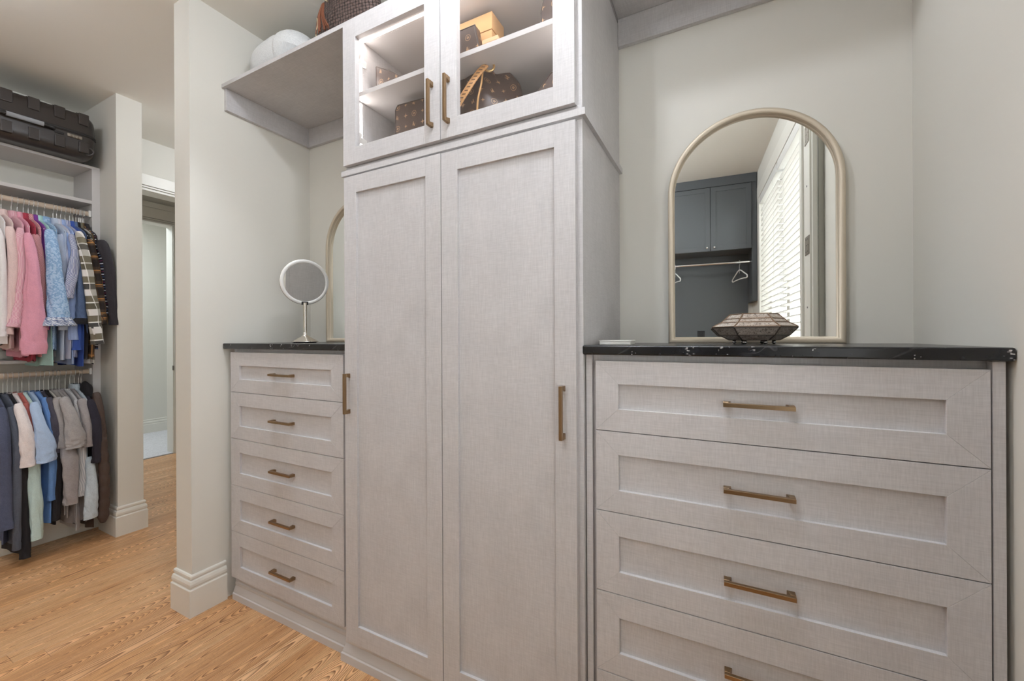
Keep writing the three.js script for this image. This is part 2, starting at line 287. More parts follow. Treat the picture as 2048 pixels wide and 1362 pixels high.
// ---------------------------------------------------------------- lamps
LAMPS.forEach(([x, z, I, beam], i) => {
  const where = ['in front of the tall cabinet', 'in front of the big arched mirror', 'in front of the hanging clothes', 'added as fill behind the viewer in mid room', 'added as fill in the corridor behind the white pillar', 'added to brighten the bare floor by the wall end', 'added to brighten the bare floor left of the room', 'added as fill close in front of the wide dresser', 'right over the viewer'][i];  // those worded as added are fill lamps, placed for brightness
  const t = thing('ceiling_downlight', `round white recessed ceiling downlight ${where}`, 'ceiling light', null, [x, H, z]);
  const ring = new THREE.LatheGeometry([[0.055, 0], [0.058, -0.006], [0.078, -0.005], [0.082, 0]].map(([a, b]) => new THREE.Vector2(a, b)), 32);
  part('trim_ring', prep(ring), M.white, t);
  part('lens', at(cyl(0.056, 0.056, 0.003), 0, -0.0025, 0), lampGlow, t);
  const l = beam ? new THREE.SpotLight(LAMP_COLOR, I, 0, beam, 0.9, 2) : new THREE.PointLight(LAMP_COLOR, I, 0, 2); l.position.set(x, H - 0.075, z); l.castShadow = true; l.shadow.radius = 1.8; l.name = 'downlight_lamp'; scene.add(l);
  if (beam) { l.target.position.set(x, 0, z); scene.add(l.target); }
});
{ // added glowing panel standing in for daylight in the room beyond the corridor
  const t = thing('added_daylight_panel', 'added cool white ceiling panel standing in for daylight in the room beyond the corridor', 'ceiling light', null, [-5.95, H, -1.6]);
  part('lens', bx(-0.3, 0.3, -0.02, 0, -0.3, 0.3, 0.004), std({ color: 0xffffff, emissive: new THREE.Color().setRGB(0.86, 0.94, 1), emissiveIntensity: 3 }), t);
  const l = new THREE.RectAreaLight(new THREE.Color().setRGB(0.84, 0.93, 1), 19, 0.58, 0.58); l.position.set(-5.95, H - 0.026, -1.6); l.lookAt(-5.95, 0, -1.6); scene.add(l);
}

// ---------------------------------------------------------------- cabinetry
function pull(L, vertical) {                             // square bar pull, back of its posts at z = 0
  const g = [bx(-L / 2, L / 2, -0.0048, 0.0048, 0.017, 0.027, 0.0008)];
  for (const s of [-1, 1]) g.push(prep(prism([[s * L / 2, 0], [s * (L / 2 - 0.016), 0], [s * (L / 2 - 0.0115), 0.0175], [s * L / 2, 0.0175]].map(([a, b]) => [a, b]), -0.0058, 0.0058, 0.0006).rotateX(Math.PI / 2)));
  const m = merge(g); if (vertical) m.rotateZ(Math.PI / 2); return m;
}
const pullH = pull(0.142, false), pullV = pull(0.148, true);
function front(parent, name, x0, x1, y0, y1, z, o) {     // five-piece door or drawer front whose face stands at z; panel and pull are its children
  const { s, rt, rb, turn = false, mitre = false, glass = false, th = 0.02, rec = 0.009 } = o, zb = z - th, B = 0.0007;
  const g = mitre ? [
    prism([[x0, y0], [x0 + s, y0 + rb], [x0 + s, y1 - rt], [x0, y1]], zb, z, B), prism([[x1, y0], [x1, y1], [x1 - s, y1 - rt], [x1 - s, y0 + rb]], zb, z, B),
    prism([[x0, y1], [x0 + s, y1 - rt], [x1 - s, y1 - rt], [x1, y1]], zb, z, B, true), prism([[x0, y0], [x1, y0], [x1 - s, y0 + rb], [x0 + s, y0 + rb]], zb, z, B, true),
  ] : [bx(x0, x0 + s, y0, y1, zb, z, B), bx(x1 - s, x1, y0, y1, zb, z, B), bx(x0 + s - 0.0002, x1 - s + 0.0002, y1 - rt, y1, zb, z, B, true), bx(x0 + s - 0.0002, x1 - s + 0.0002, y0, y0 + rb, zb, z, B, true)];
  const d = part(name, g, M.linen, parent);
  if (glass) part('glass_pane', bx(x0 + s - 0.004, x1 - s + 0.004, y0 + rb - 0.004, y1 - rt + 0.004, z - 0.014, z - 0.010, 0), M.glass, d);
  else part('panel', bx(x0 + s - 0.002, x1 - s + 0.002, y0 + rb - 0.002, y1 - rt + 0.002, z - rec - 0.006, z - rec, 0, turn), M.linen, d);
  return d;
}
function addPull(d, g, x, y, z) { const h = part('handle', g, M.bronze, d); h.position.set(x, y, z); return h; }
const DBASE = [[0, 0], [0.026, 0], [0.026, 0.028], [0.022, 0.031], [0.021, 0.036], [0.012, 0.06], [0.013, 0.064], [0.013, 0.073], [0.009, 0.078], [0, 0.079]];
function dresser(name, label, x0, x1, zf, ys, panel, s, hx) {
  const t = thing(name, label, 'dresser'); const zc = zf - 0.022;
  part('side_panel', bx(x0, x0 + 0.018, 0.0, 1.174, ZB + 0.006, x0 < -1 ? zc : zf - 0.012), M.linen, t);
  part('side_panel', bx(x1 - 0.018, x1, 0.0, 1.174, ZB + 0.006, x0 < -1 ? zc : zf - 0.002), M.linen, t);
  part('carcass', [bx(x0 + 0.018, x1 - 0.018, 0.08, 1.174, ZB + 0.006, zc - 0.0005, 0.0006)], M.linenH, t);
  part('base_moulding', moulding(DBASE, [[x1, zf - 0.033], [x0, zf - 0.033]]), M.plainGreige, t);
  ys.forEach(([a, b]) => {
    const d = front(t, 'drawer', panel[0], panel[1], a, b, zf, { s, rt: 0.0615, rb: 0.059, turn: true, mitre: true });
    addPull(d, pullH, hx, (a + 0.059 + b - 0.0615) / 2 - 0.001, zf - 0.009);
  });
  return t;
}
dresser('dresser', 'wide greige dresser with shaker drawers below the big arched mirror', -0.340, 0.470, -1.100, [[0.971, 1.158], [0.7545, 0.969], [0.537, 0.7525], [0.3205, 0.535], [0.10, 0.3185]], [-0.3095, 0.449], 0.0615, 0.071);
dresser('dresser', 'narrower greige dresser in the corner under the round makeup mirror', -2.052, -1.272, -1.103, [[0.976, 1.159], [0.7605, 0.974], [0.5435, 0.7585], [0.3285, 0.5415], [0.112, 0.3265]], [-2.045, -1.296], 0.0685, -1.668);
tag(mesh('countertop', bx(-0.344, XR - 0.001, 1.1745, 1.2, ZB, -1.092, 0.004), marble, scene, true), 'black veined marble counter on the wide dresser under the big mirror', 'countertop');
tag(mesh('countertop', bx(XP + 0.001, -1.27, 1.1745, 1.2, ZB, -1.092, 0.004), marble, scene, true), 'shorter black marble counter on the narrow dresser in the left corner', 'countertop');

{ // the tall cabinet between the dressers
  const t = thing('tall_cabinet', 'tall greige two-door cabinet with lit glass doors above, between the dressers', 'cabinet');
  const X0 = -1.268, X1 = -0.3425, zc = -1.1025, zf = -1.08;
  part('side_panel', bx(X0, X0 + 0.018, 0, 2.385, ZB, zc), M.linen, t);
  part('side_panel', bx(X1 - 0.018, X1, 0, 2.385, ZB, zc + 0.004), M.linen, t);
  part('carcass', [bx(X0 + 0.018, X1 - 0.018, 0.05, 1.845, ZB + 0.001, zc, 0.0006), bx(X0 + 0.018, X1 - 0.018, 1.845, 1.885, ZB + 0.001, zc, 0.0006), bx(X0 + 0.018, X1 - 0.018, 2.383, 2.399, ZB + 0.001, zc, 0.0006), bx(X0 + 0.018, X1 - 0.018, 1.885, 2.383, ZB + 0.001, ZB + 0.008, 0)], M.plainGreige, t);
  part('inner_shelf', bx(X0 + 0.019, X1 - 0.019, 2.141, 2.158, ZB + 0.009, -1.125, 0.001, true), M.plainGreige, t);
  part('base_moulding', moulding(DBASE.map(([a, b]) => [a * 1.05, b * 1.06]), [[X1, ZB], [X1, -1.112], [X0, -1.112], [X0, -1.2]].map(([a, b]) => [a, b])), M.plainGreige, t);
  part('mid_moulding', moulding([[0, 1.831], [0.0115, 1.831], [0.0115, 1.850], [0, 1.850]], [[X1, ZB], [X1, -1.0965], [X0, -1.0965], [X0, ZB]]), M.linenH, t);
  part('mid_rail', bx(X0 + 0.002, X1 - 0.002, 1.826, 1.864, -1.104, -1.0965, 0.0006, true), M.linen, t);
  const lo = { s: 0.0625, rt: 0.063, rb: 0.068 }, up = { s: 0.0635, rt: 0.063, rb: 0.061, glass: true };
  const a = front(t, 'door', -1.2595, -0.8135, 0.092, 1.822, zf, lo), b = front(t, 'door', -0.8105, -0.3575, 0.092, 1.820, zf, lo);
  addPull(a, pullV, -1.236, 1.017, zf); addPull(b, pullV, -0.395, 1.014, zf);
  const c = front(t, 'glass_door', -1.262, -0.8145, 1.866, 2.394, zf, up), d = front(t, 'glass_door', -0.8115, -0.3585, 1.866, 2.394, zf, up);
  addPull(c, pullV, -0.846, 1.986, zf); addPull(d, pullV, -0.780, 1.984, zf);
  part('led_strip', [bx(X0 + 0.018, X0 + 0.0205, 1.90, 2.135, -1.160, -1.148, 0.0008), bx(X0 + 0.018, X0 + 0.0205, 2.162, 2.383, -1.160, -1.148, 0.0008)], led, t);
  part('led_strip', bx(X0 + 0.02, X1 - 0.02, 2.3805, 2.383, -1.170, -1.158, 0.0008), led, t);
  part('led_strip', [bx(X1 - 0.0205, X1 - 0.018, 1.90, 2.135, -1.160, -1.148, 0.0008), bx(X1 - 0.0205, X1 - 0.018, 2.162, 2.383, -1.160, -1.148, 0.0008)], led, t);
  const cup = cyl(0.017, 0.017, 0.011, 20);
  for (const y of [2.292, 1.985]) part('cup_hinge', [bx(X0 + 0.018, X0 + 0.036, y - 0.024, y + 0.024, -1.135, -1.104, 0.003), at(cup, X0 + 0.045, y, -1.112, Math.PI / 2), bx(X0 + 0.019, X0 + 0.03, y - 0.012, y + 0.012, -1.175, -1.13, 0.003)], M.plasticWhite, t);
  const L = new THREE.Color().setRGB(1, 0.93, 0.89);
  const rl = (w, h, p, q, I) => { const l = new THREE.RectAreaLight(L, I, w, h); l.position.set(...p); l.lookAt(...q); scene.add(l); };
  rl(0.85, 0.012, [-0.805, 2.3795, -1.164], [-0.805, 0, -1.164], 30);
  rl(0.012, 0.22, [X0 + 0.0215, 2.272, -1.154], [9, 2.272, -1.154], 30); rl(0.012, 0.23, [X0 + 0.0215, 2.018, -1.154], [9, 2.018, -1.154], 30);
  rl(0.012, 0.22, [X1 - 0.0215, 2.272, -1.154], [-9, 2.272, -1.154], 30); rl(0.012, 0.23, [X1 - 0.0215, 2.018, -1.154], [-9, 2.018, -1.154], 30);
}
{ // shelves at cabinet-top height on either side
  const t = thing('wall_shelf', 'greige wall shelf running over the tall cabinet to the left wall', 'shelf');
  part('board', [bx(XP, -1.1165, 2.4005, 2.418, ZB, -1.093, 0.001, true), bx(-1.116, -0.3425, 2.4005, 2.418, ZB, -1.093, 0.001, true)], M.linen, t);
  part('cleat', bx(XP, XP + 0.018, 2.298, 2.4, ZB + 0.0185, -1.105, 0.0012, true), M.linen, t);
  part('cleat', bx(XP, -1.269, 2.298, 2.4, ZB, ZB + 0.018, 0.0012, true), M.linen, t);
  const u = thing('wall_shelf', 'greige wall shelf high above the big arched mirror', 'shelf');
  part('board', bx(-0.3415, XR, 2.4005, 2.418, ZB, -1.093, 0.001, true), M.linen, u);
  part('cleat', bx(-0.3415, XR, 2.298, 2.4, ZB, ZB + 0.018, 0.0012, true), M.linen, u);
  part('cleat', bx(XR - 0.018, XR, 2.298, 2.4, ZB + 0.0185, -1.105, 0.0012, true), M.linen, u);
}

// ---------------------------------------------------------------- arched mirrors
function archedMirror(label, x, z, turn) {               // stands on the counter, origin at the middle of its foot
  const t = thing('arched_mirror', label, 'mirror', null, [x, 1.2, z], turn);
  const R = 0.246, Ht = 0.749, w = 0.0205;
  const path = (r, b) => { const p = [[-r, b]], s = Ht - R; for (let i = 0; i <= 40; i++) { const a = Math.PI - Math.PI * i / 40; p.push([r * Math.cos(a), s + r * Math.sin(a)]); } p.push([r, b]); return p; };
  // frame: rings of the arch at several insets and depths, lofted around the closed outline
  const ringAt = (inset, dz) => path(R - inset, inset).map(([a, b]) => [a, b, dz]);
  const prof = [[0.001, 0], [0, 0.002], [0, 0.026], [0.002, 0.029], [0.009, 0.031], [0.0155, 0.0285], [0.0165, 0.026], [0.0165, 0.016], [0.0185, 0.0155], [w, 0.0135], [w, 0.008]];
  const rows = prof.map(([i, d]) => ringAt(i, d));
  const g = loft(rows.slice().reverse(), false, false, true);
  part('frame', g, M.champagne, t);
  const sh = (r, b) => path(r, b);
  part('mirror_glass', prism(sh(R - 0.019, 0.019), 0.004, 0.0105, 0), M.mirror, t);
  part('backing', prism(sh(R - 0.004, 0.004), 0.0, 0.0038, 0), M.darkMetal, t);
  return t;
}
archedMirror('big champagne framed arched mirror standing behind the glass jewel box', 0.078, -1.546, 0.0323);
archedMirror('arched champagne framed mirror half hidden behind the tall cabinet', -1.676, -1.552, 0);

{ // round makeup mirror
  const t = thing('makeup_mirror', 'round white rimmed makeup mirror on a slim steel stand', 'mirror', null, [-1.786, 1.2, -1.30], 0.55);
  const b = 0.060, base = [];
  for (const [r, y] of [[b, 0.004], [b, 0.007], [0.0565, 0.0085], [0.036, 0.021], [0.0155, 0.033], [0.0098, 0.039], [0.009, 0.05]]) { const ring = []; const n = 48, e = y > 0.028 ? 2 : 4; for (let i = 0; i < n; i++) { const a = i / n * 2 * Math.PI + Math.PI / 4, c = Math.cos(a), s = Math.sin(a), k = 1 / Math.pow(Math.pow(Math.abs(c), e) + Math.pow(Math.abs(s), e), 1 / e) * (e === 4 ? 0.86 : 1); ring.push([r * k * c, y, r * k * s]); } base.push(ring); }
  part('base', loft(base, true, true), M.nickel, t);
  part('foot_pad', at(cyl(0.05, 0.05, 0.0045, 40), 0, 0.00225, 0), M.black, t);
  part('stem', at(cyl(0.0088, 0.0088, 0.15, 20), 0, 0.118, 0), M.nickel, t);
  const head = new THREE.Group(); head.name = 'mirror_head'; head.position.set(0, 0.292, 0); head.rotation.set(0.10, 0.60, 0, 'YXZ'); t.add(head);
  const lathe = (pts, seg = 64) => prep(new THREE.LatheGeometry(pts.map(([a, b2]) => new THREE.Vector2(a, b2)), seg)).rotateX(Math.PI / 2);
  part('light_ring', lathe([[0.092, 0.004], [0.0925, 0.0075], [0.100, 0.009], [0.1065, 0.006], [0.1075, 0.001], [0.1065, -0.004]]), M.plasticWhite, head);
  part('rear_shell', lathe([[0.1065, -0.004], [0.1085, -0.003], [0.108, -0.007], [0.09, -0.014], [0.0, -0.018]]), M.nickel, head);
  part('mirror_glass', lathe([[0.0, 0.0045], [0.0925, 0.0045]]), M.mirror, head);
  part('sensor', bx(-0.015, 0.015, -0.109, -0.093, 0.002, 0.0105, 0.002), M.black, head);
  part('neck', at(cyl(0.0062, 0.007, 0.016, 16), 0, -0.108, -0.003), M.nickel, head);
}
{ // faceted glass jewel box on the wide dresser
  const t = thing('jewel_box', 'hexagonal jewel box of mottled glass panels in copper edges before the big mirror', 'box', null, [0.080, 1.2, -1.385], 0.02);
  const gl = std({ map: tex(256, 256, (u, v) => { const a = vn(u * 10, v * 22, 10, 22, 5) * 0.6 + vn(u * 40, v * 40, 40, 40, 6) * 0.4; const sp = vn(u * 60, v * 60, 60, 60, 8) > 0.78 ? 0.55 : 1; return mix3([168, 152, 138], [222, 210, 198], a).map((c) => c * sp); }, 0.09, 0.09), metalness: 0.12, roughness: 0.22 });
  const cop = std({ color: new THREE.Color().setRGB(0.25, 0.165, 0.11), metalness: 0.8, roughness: 0.45 });
  const lev = [[0.064, 0.012], [0.088, 0.026], [0.108, 0.0475], [0.108, 0.0500], [0.085, 0.0625], [0.074, 0.073], [0.060, 0.0865]];
  const P = (r, y, k) => { const a = k / 6 * 2 * Math.PI; return [r * Math.cos(a), y, r * Math.sin(a)]; };
  for (let k = 0; k < 6; k++) for (let i = 0; i < lev.length - 1; i++) {
    if (i === 2) continue;
    const q = [P(...lev[i], k), P(...lev[i], k + 1), P(...lev[i + 1], k + 1), P(...lev[i + 1], k)];
    const c = [0, 1, 2].map((m) => q.reduce((s, p) => s + p[m], 0) / 4), sh = q.map((p) => p.map((v, m) => c[m] + (v - c[m]) * 0.985));
    const nrm = new THREE.Vector3(...sh[2]).sub(new THREE.Vector3(...sh[0])).cross(new THREE.Vector3(...sh[3]).sub(new THREE.Vector3(...sh[1]))).normalize().multiplyScalar(0.0012);
    const inn = sh.map((p) => [p[0] + nrm.x, p[1] + nrm.y, p[2] + nrm.z]);
    part('glass_panel', boxUV(loft([sh, inn].map((r) => r), true, true)), gl, t);
  }
  const top = []; for (let k = 0; k < 6; k++) top.push(P(0.0595, 0, k));
  part('lid_top', boxUV(loft([top.map((p) => [p[0], 0.0855, p[2]]), top.map((p) => [p[0], 0.0868, p[2]])], true, true)), gl, t);
  const e = [], bot = [], bar = (a, b, r) => { const d = new THREE.Vector3(...b).sub(new THREE.Vector3(...a)), g = cyl(r, r, d.length(), 6); g.applyQuaternion(new THREE.Quaternion().setFromUnitVectors(new THREE.Vector3(0, 1, 0), d.clone().normalize())); g.translate((a[0] + b[0]) / 2, (a[1] + b[1]) / 2, (a[2] + b[2]) / 2); return g; };
  lev.forEach((l, i) => { for (let k = 0; k < 6; k++) { (i < 3 ? bot : e).push(bar(P(...l, k), P(...l, k + 1), 0.0017)); if (i < lev.length - 1 && i !== 2) (i < 2 ? bot : e).push(bar(P(...l, k), P(...lev[i + 1], k), 0.002)); } });
  part('lid_frame', e, cop, t); part('base_frame', bot, M.darkMetal, t);
  part('floor_panel', boxUV(loft([top.map((p) => [p[0] * 1.05, 0.0115, p[2] * 1.05]), top.map((p) => [p[0] * 1.05, 0.013, p[2] * 1.05])], true, true)), M.darkMetal, t);
  for (let k = 0; k < 6; k++) { const [a, , b] = P(0.05, 0, k); part('foot', at(prep(new THREE.SphereGeometry(0.0058, 14, 10)), a, 0.0058, b), M.chrome, t); }
}
{ const t = thing('soap_dish', 'small flat white ceramic block on the counter beside the tall cabinet', 'tray', null, [-0.278, 1.2, -1.222]);
  part('slab', bx(-0.045, 0.045, 0, 0.0115, -0.031, 0.031, 0.002), M.white, t); part('rim', bx(-0.0465, 0.0465, 0.0105, 0.0125, -0.0325, 0.0325, 0.001), M.white, t); }

// ---------------------------------------------------------------- things on the high shelf
const towelMat = std({ map: tex(256, 256, (u, v) => { const k = 0.9 + vn(u * 90, v * 90, 90, 90, 4) * 0.1; return [240 * k, 241 * k, 240 * k]; }, 0.12, 0.12), bumpMap: tex(256, 256, (u, v) => vn(u * 80, v * 80, 80, 80, 4), 0.12, 0.12, false), bumpScale: 0.0015, roughness: 1 });
{ // rolled white towel: a spiral-ended bolster with a fold over its top
  const t = thing('rolled_towel', 'thick white rolled towel on the high shelf by the left wall', 'towel', null, [-1.86, 2.418, -1.265]);
  const body = (sx, sy, sz, y, seed, bulge) => { const rows = []; for (let i = 0; i <= 28; i++) { const u = i / 28 * 2 - 1, k = Math.pow(1 - Math.pow(Math.abs(u), 2.6), 0.5), ring = []; for (let j = 0; j < 36; j++) { const a = j / 36 * 2 * Math.PI, n = 1 + 0.05 * (vn(i * 0.3, j / 6, 99, 6, seed) - 0.5), c = Math.cos(a), s = Math.sin(a); ring.push([u * sx, y + Math.max(-sy, s * sy * k * n * (1 + bulge * u)) , c * sz * k * n]); } rows.push(ring); } return loft(rows, true, true); };
  part('towel_roll', body(0.195, 0.112, 0.125, 0.112, 3, 0.10), towelMat, t);
  part('towel_fold', at(body(0.085, 0.1135, 0.1265, 0.1125, 8, -0.06), 0.095, 0.002, 0, 0, 0, -0.02), towelMat, t);
}
{ // dark woven handbag with tassel and leather trim
  const t = thing('woven_handbag', 'dark brown woven leather handbag with a tassel on the high shelf', 'handbag', null, [-1.40, 2.418, -1.235]);
  const weave = std({ map: tex(256, 256, (u, v) => { const a = u * 8, b = v * 8, i = Math.floor(a), j = Math.floor(b), fx = a - i - 0.5, fy = b - j - 0.5, over = (i + j) % 2; const d = over ? Math.abs(fy) : Math.abs(fx), l = over ? Math.abs(fx) : Math.abs(fy); const hole = Math.abs(fx) > 0.36 && Math.abs(fy) > 0.36; const c = hole ? [14, 10, 9] : d > 0.4 ? [30, 22, 20] : mix3([104, 86, 80], [70, 56, 52], l * 2 * vn(a, b, 8, 8, 3)); return c; }, 0.12, 0.12),
    bumpMap: tex(256, 256, (u, v) => { const a = u * 8, b = v * 8, i = Math.floor(a), j = Math.floor(b), fx = a - i - 0.5, fy = b - j - 0.5; return (i + j) % 2 ? (Math.abs(fy) > 0.42 ? 0 : Math.cos(fx * 3.1)) : (Math.abs(fx) > 0.42 ? 0 : Math.cos(fy * 3.1)); }, 0.12, 0.12, false), bumpScale: 0.004, roughness: 0.55 });
  const leather = std({ color: 0x7c4a33, roughness: 0.45 });
  const rows = []; for (let i = 0; i <= 24; i++) { const v = i / 24, hw = lerp(0.185, 0.145, Math.pow(v, 1.4)) * (1 - 0.25 * Math.pow(clamp(1 - v * 9), 2)), d = lerp(0.075, 0.03, v), ring = []; for (let j = 0; j < 40; j++) { const a = j / 40 * 2 * Math.PI, c = Math.cos(a), s = Math.sin(a), e = 3; const k = 1 / Math.pow(Math.pow(Math.abs(c), e) + Math.pow(Math.abs(s), e), 1 / e); ring.push([hw * k * c, 0.003 + v * 0.27 + 0.006 * Math.sin(a * 3 + v * 4), d * k * s * (1 + 0.1 * (vn(j / 4, i / 4, 10, 9, 4) - 0.5))]); } rows.push(ring); }
  part('bag_body', loft(rows, true, true), weave, t);
  const tab = (x, s) => part('leather_corner', loft([0, 1, 2, 3, 4, 5].map((i) => { const v = i / 5, r = []; for (let j = 0; j < 16; j++) { const a = j / 16 * 2 * Math.PI; r.push([x + s * 0.012 * v + (0.036 * (1 - v * 0.55)) * Math.cos(a), 0.002 + v * 0.07, (0.08 * (1 - v * 0.5)) * Math.sin(a)]); } return r; }), true, true), leather, t);
  tab(-0.165, 0.8); tab(0.165, -0.8);
  part('handle', tubeAlong([[-0.11, 0.26, 0.02], [-0.1, 0.36, 0.01], [0, 0.43, 0], [0.1, 0.36, -0.01], [0.11, 0.26, 0.02]], 0.009, 10), leather, t);
  const strands = []; const r = rng(5); for (let i = 0; i < 26; i++) { const a = (r() - 0.5), b = (r() - 0.5); strands.push(tubeAlong([[-0.075 + a * 0.012, 0.20, 0.071], [-0.072 + a * 0.03, 0.14 + b * 0.01, 0.084 + b * 0.008], [-0.055 + a * 0.075, 0.055 + r() * 0.03, 0.091 + b * 0.012]], 0.0019, 5)); }
  part('tassel', strands, leather, t);
  part('chain', [tubeAlong([[-0.06, 0.235, 0.06], [-0.045, 0.225, 0.075], [-0.05, 0.2, 0.08], [-0.035, 0.185, 0.079]], 0.003, 8), tubeAlong([[-0.09, 0.13, 0.088], [-0.08, 0.10, 0.092], [-0.095, 0.07, 0.09], [-0.09, 0.03, 0.09], [-0.12, 0.008, 0.1], [-0.16, 0.006, 0.105]], 0.003, 8)], std({ color: new THREE.Color().setRGB(0.7, 0.6, 0.42), metalness: 0.9, roughness: 0.3 }), t);
}

// ---------------------------------------------------------------- bags behind the glass doors
const canvasTex = (() => {                                // brown coated canvas printed with small tan letters, rounds and flowers
  const c = document.createElement('canvas'); c.width = c.height = 512; const x = c.getContext('2d');
  x.fillStyle = '#45332c'; x.fillRect(0, 0, 512, 512); x.strokeStyle = x.fillStyle = '#b48f69'; x.lineWidth = 5;
  const flower = (a, b, s) => { for (let k = 0; k < 4; k++) { x.beginPath(); x.ellipse(a + Math.cos(k * Math.PI / 2) * s * 0.55, b + Math.sin(k * Math.PI / 2) * s * 0.55, s * 0.36, s * 0.36, 0, 0, 7); x.fill(); } };
  const star = (a, b, s) => { x.beginPath(); for (let k = 0; k < 8; k++) { const r = k % 2 ? s * 0.3 : s, t = k * Math.PI / 4; x[k ? 'lineTo' : 'moveTo'](a + Math.cos(t) * r, b + Math.sin(t) * r); } x.closePath(); x.fill(); };
  const ring = (a, b, s) => { x.beginPath(); x.arc(a, b, s, 0, 7); x.stroke(); flower(a, b, s * 0.55); };
  const letters = (a, b) => { x.font = 'italic bold 58px serif'; x.fillText('L', a - 30, b + 14); x.font = 'bold 50px serif'; x.fillText('V', a - 14, b + 26); };
  for (let j = 0; j < 4; j++) for (let i = 0; i < 4; i++) { const a = 64 + i * 128, b = 64 + j * 128; const k = (i + 2 * j) % 4; k === 0 ? letters(a, b) : k === 1 ? star(a, b, 34) : k === 2 ? ring(a, b, 32) : star(a, b, 26); }
  const t = new THREE.CanvasTexture(c); t.colorSpace = THREE.SRGBColorSpace; t.wrapS = t.wrapT = THREE.RepeatWrapping; t.repeat.set(1 / 0.16, 1 / 0.16); return t;
})();
const mono = std({ map: canvasTex, roughness: 0.42 });
const SH1 = 1.885, SH2 = 2.158;
function flatBag(label, pts, z0, z1, mat, edge) {
  const t = thing('canvas_pouch', label, 'bag', 'canvas bags behind the glass doors');
  part('pouch_body', prism(pts, z0, z1, 0.004), mat, t);
  const e = pts.map(([a, b]) => [a, b, z1 - 0.002]); part('edge_piping', tubeAlong([...e, e[0]].flatMap((p, i, q) => i < q.length - 1 ? [p, p.map((v, k) => lerp(v, q[i + 1][k], 0.03)), p.map((v, k) => lerp(v, q[i + 1][k], 0.97))] : []), 0.0022, 6, 120, true), edge, t);
  return t;
}
const piping = std({ color: 0x3a2a24, roughness: 0.5 });
flatBag('brown printed canvas pouch standing on the lower glass-door shelf, left of the pulls', [[-1.112, SH1 + 0.002], [-1.112, 2.095], [-1.10, 2.110], [-0.90, 2.10], [-0.90, SH1 + 0.002]], -1.285, -1.195, mono, piping);
{ const t = flatBag('brown printed canvas pouch with a slanting top behind the left glass door, upper shelf', [[-1.205, SH2 + 0.002], [-1.206, 2.288], [-1.14, 2.255], [-1.04, 2.185], [-1.03, SH2 + 0.002]], -1.25, -1.19, mono, piping); }
flatBag('brown printed canvas clutch leaning before the tan box, upper shelf', [[-0.905, SH2 + 0.002], [-0.905, 2.296], [-0.752, 2.296], [-0.724, SH2 + 0.002]], -1.232, -1.195, mono, piping);
{ const t = thing('gift_box', 'plain tan cardboard box on the upper shelf behind the right glass door', 'box'); const m = std({ color: 0xdcae78, roughness: 0.7 });
  part('box_base', bx(-0.93, -0.713, SH2, 2.30, -1.33, -1.245, 0.002), m, t); part('lid', bx(-0.932, -0.711, 2.3005, 2.362, -1.332, -1.243, 0.002), m, t); }
{ const t = thing('gift_box', 'small flat tan box lying right of the printed clutch, upper shelf', 'box'); const m = std({ color: 0xd9b489, roughness: 0.7 });
  part('box_base', bx(-0.715, -0.657, SH2, 2.207, -1.24, -1.185, 0.0015), m, t); part('lid', bx(-0.716, -0.656, 2.2075, 2.222, -1.241, -1.184, 0.0015), m, t); }
flatBag('grey brown printed bag with a slanted corner at the right end, upper shelf', [[-0.503, SH2 + 0.002], [-0.507, 2.25], [-0.492, 2.30], [-0.478, 2.345], [-0.385, 2.345], [-0.385, SH2 + 0.002]], -1.26, -1.195, mono, piping);
flatBag('brown printed wallet with a peaked flap at the right end, lower shelf', [[-0.545, SH1 + 0.002], [-0.535, 1.99], [-0.512, 2.013], [-0.474, 2.052], [-0.40, 2.052], [-0.40, SH1 + 0.002]], -1.235, -1.20, mono, piping);
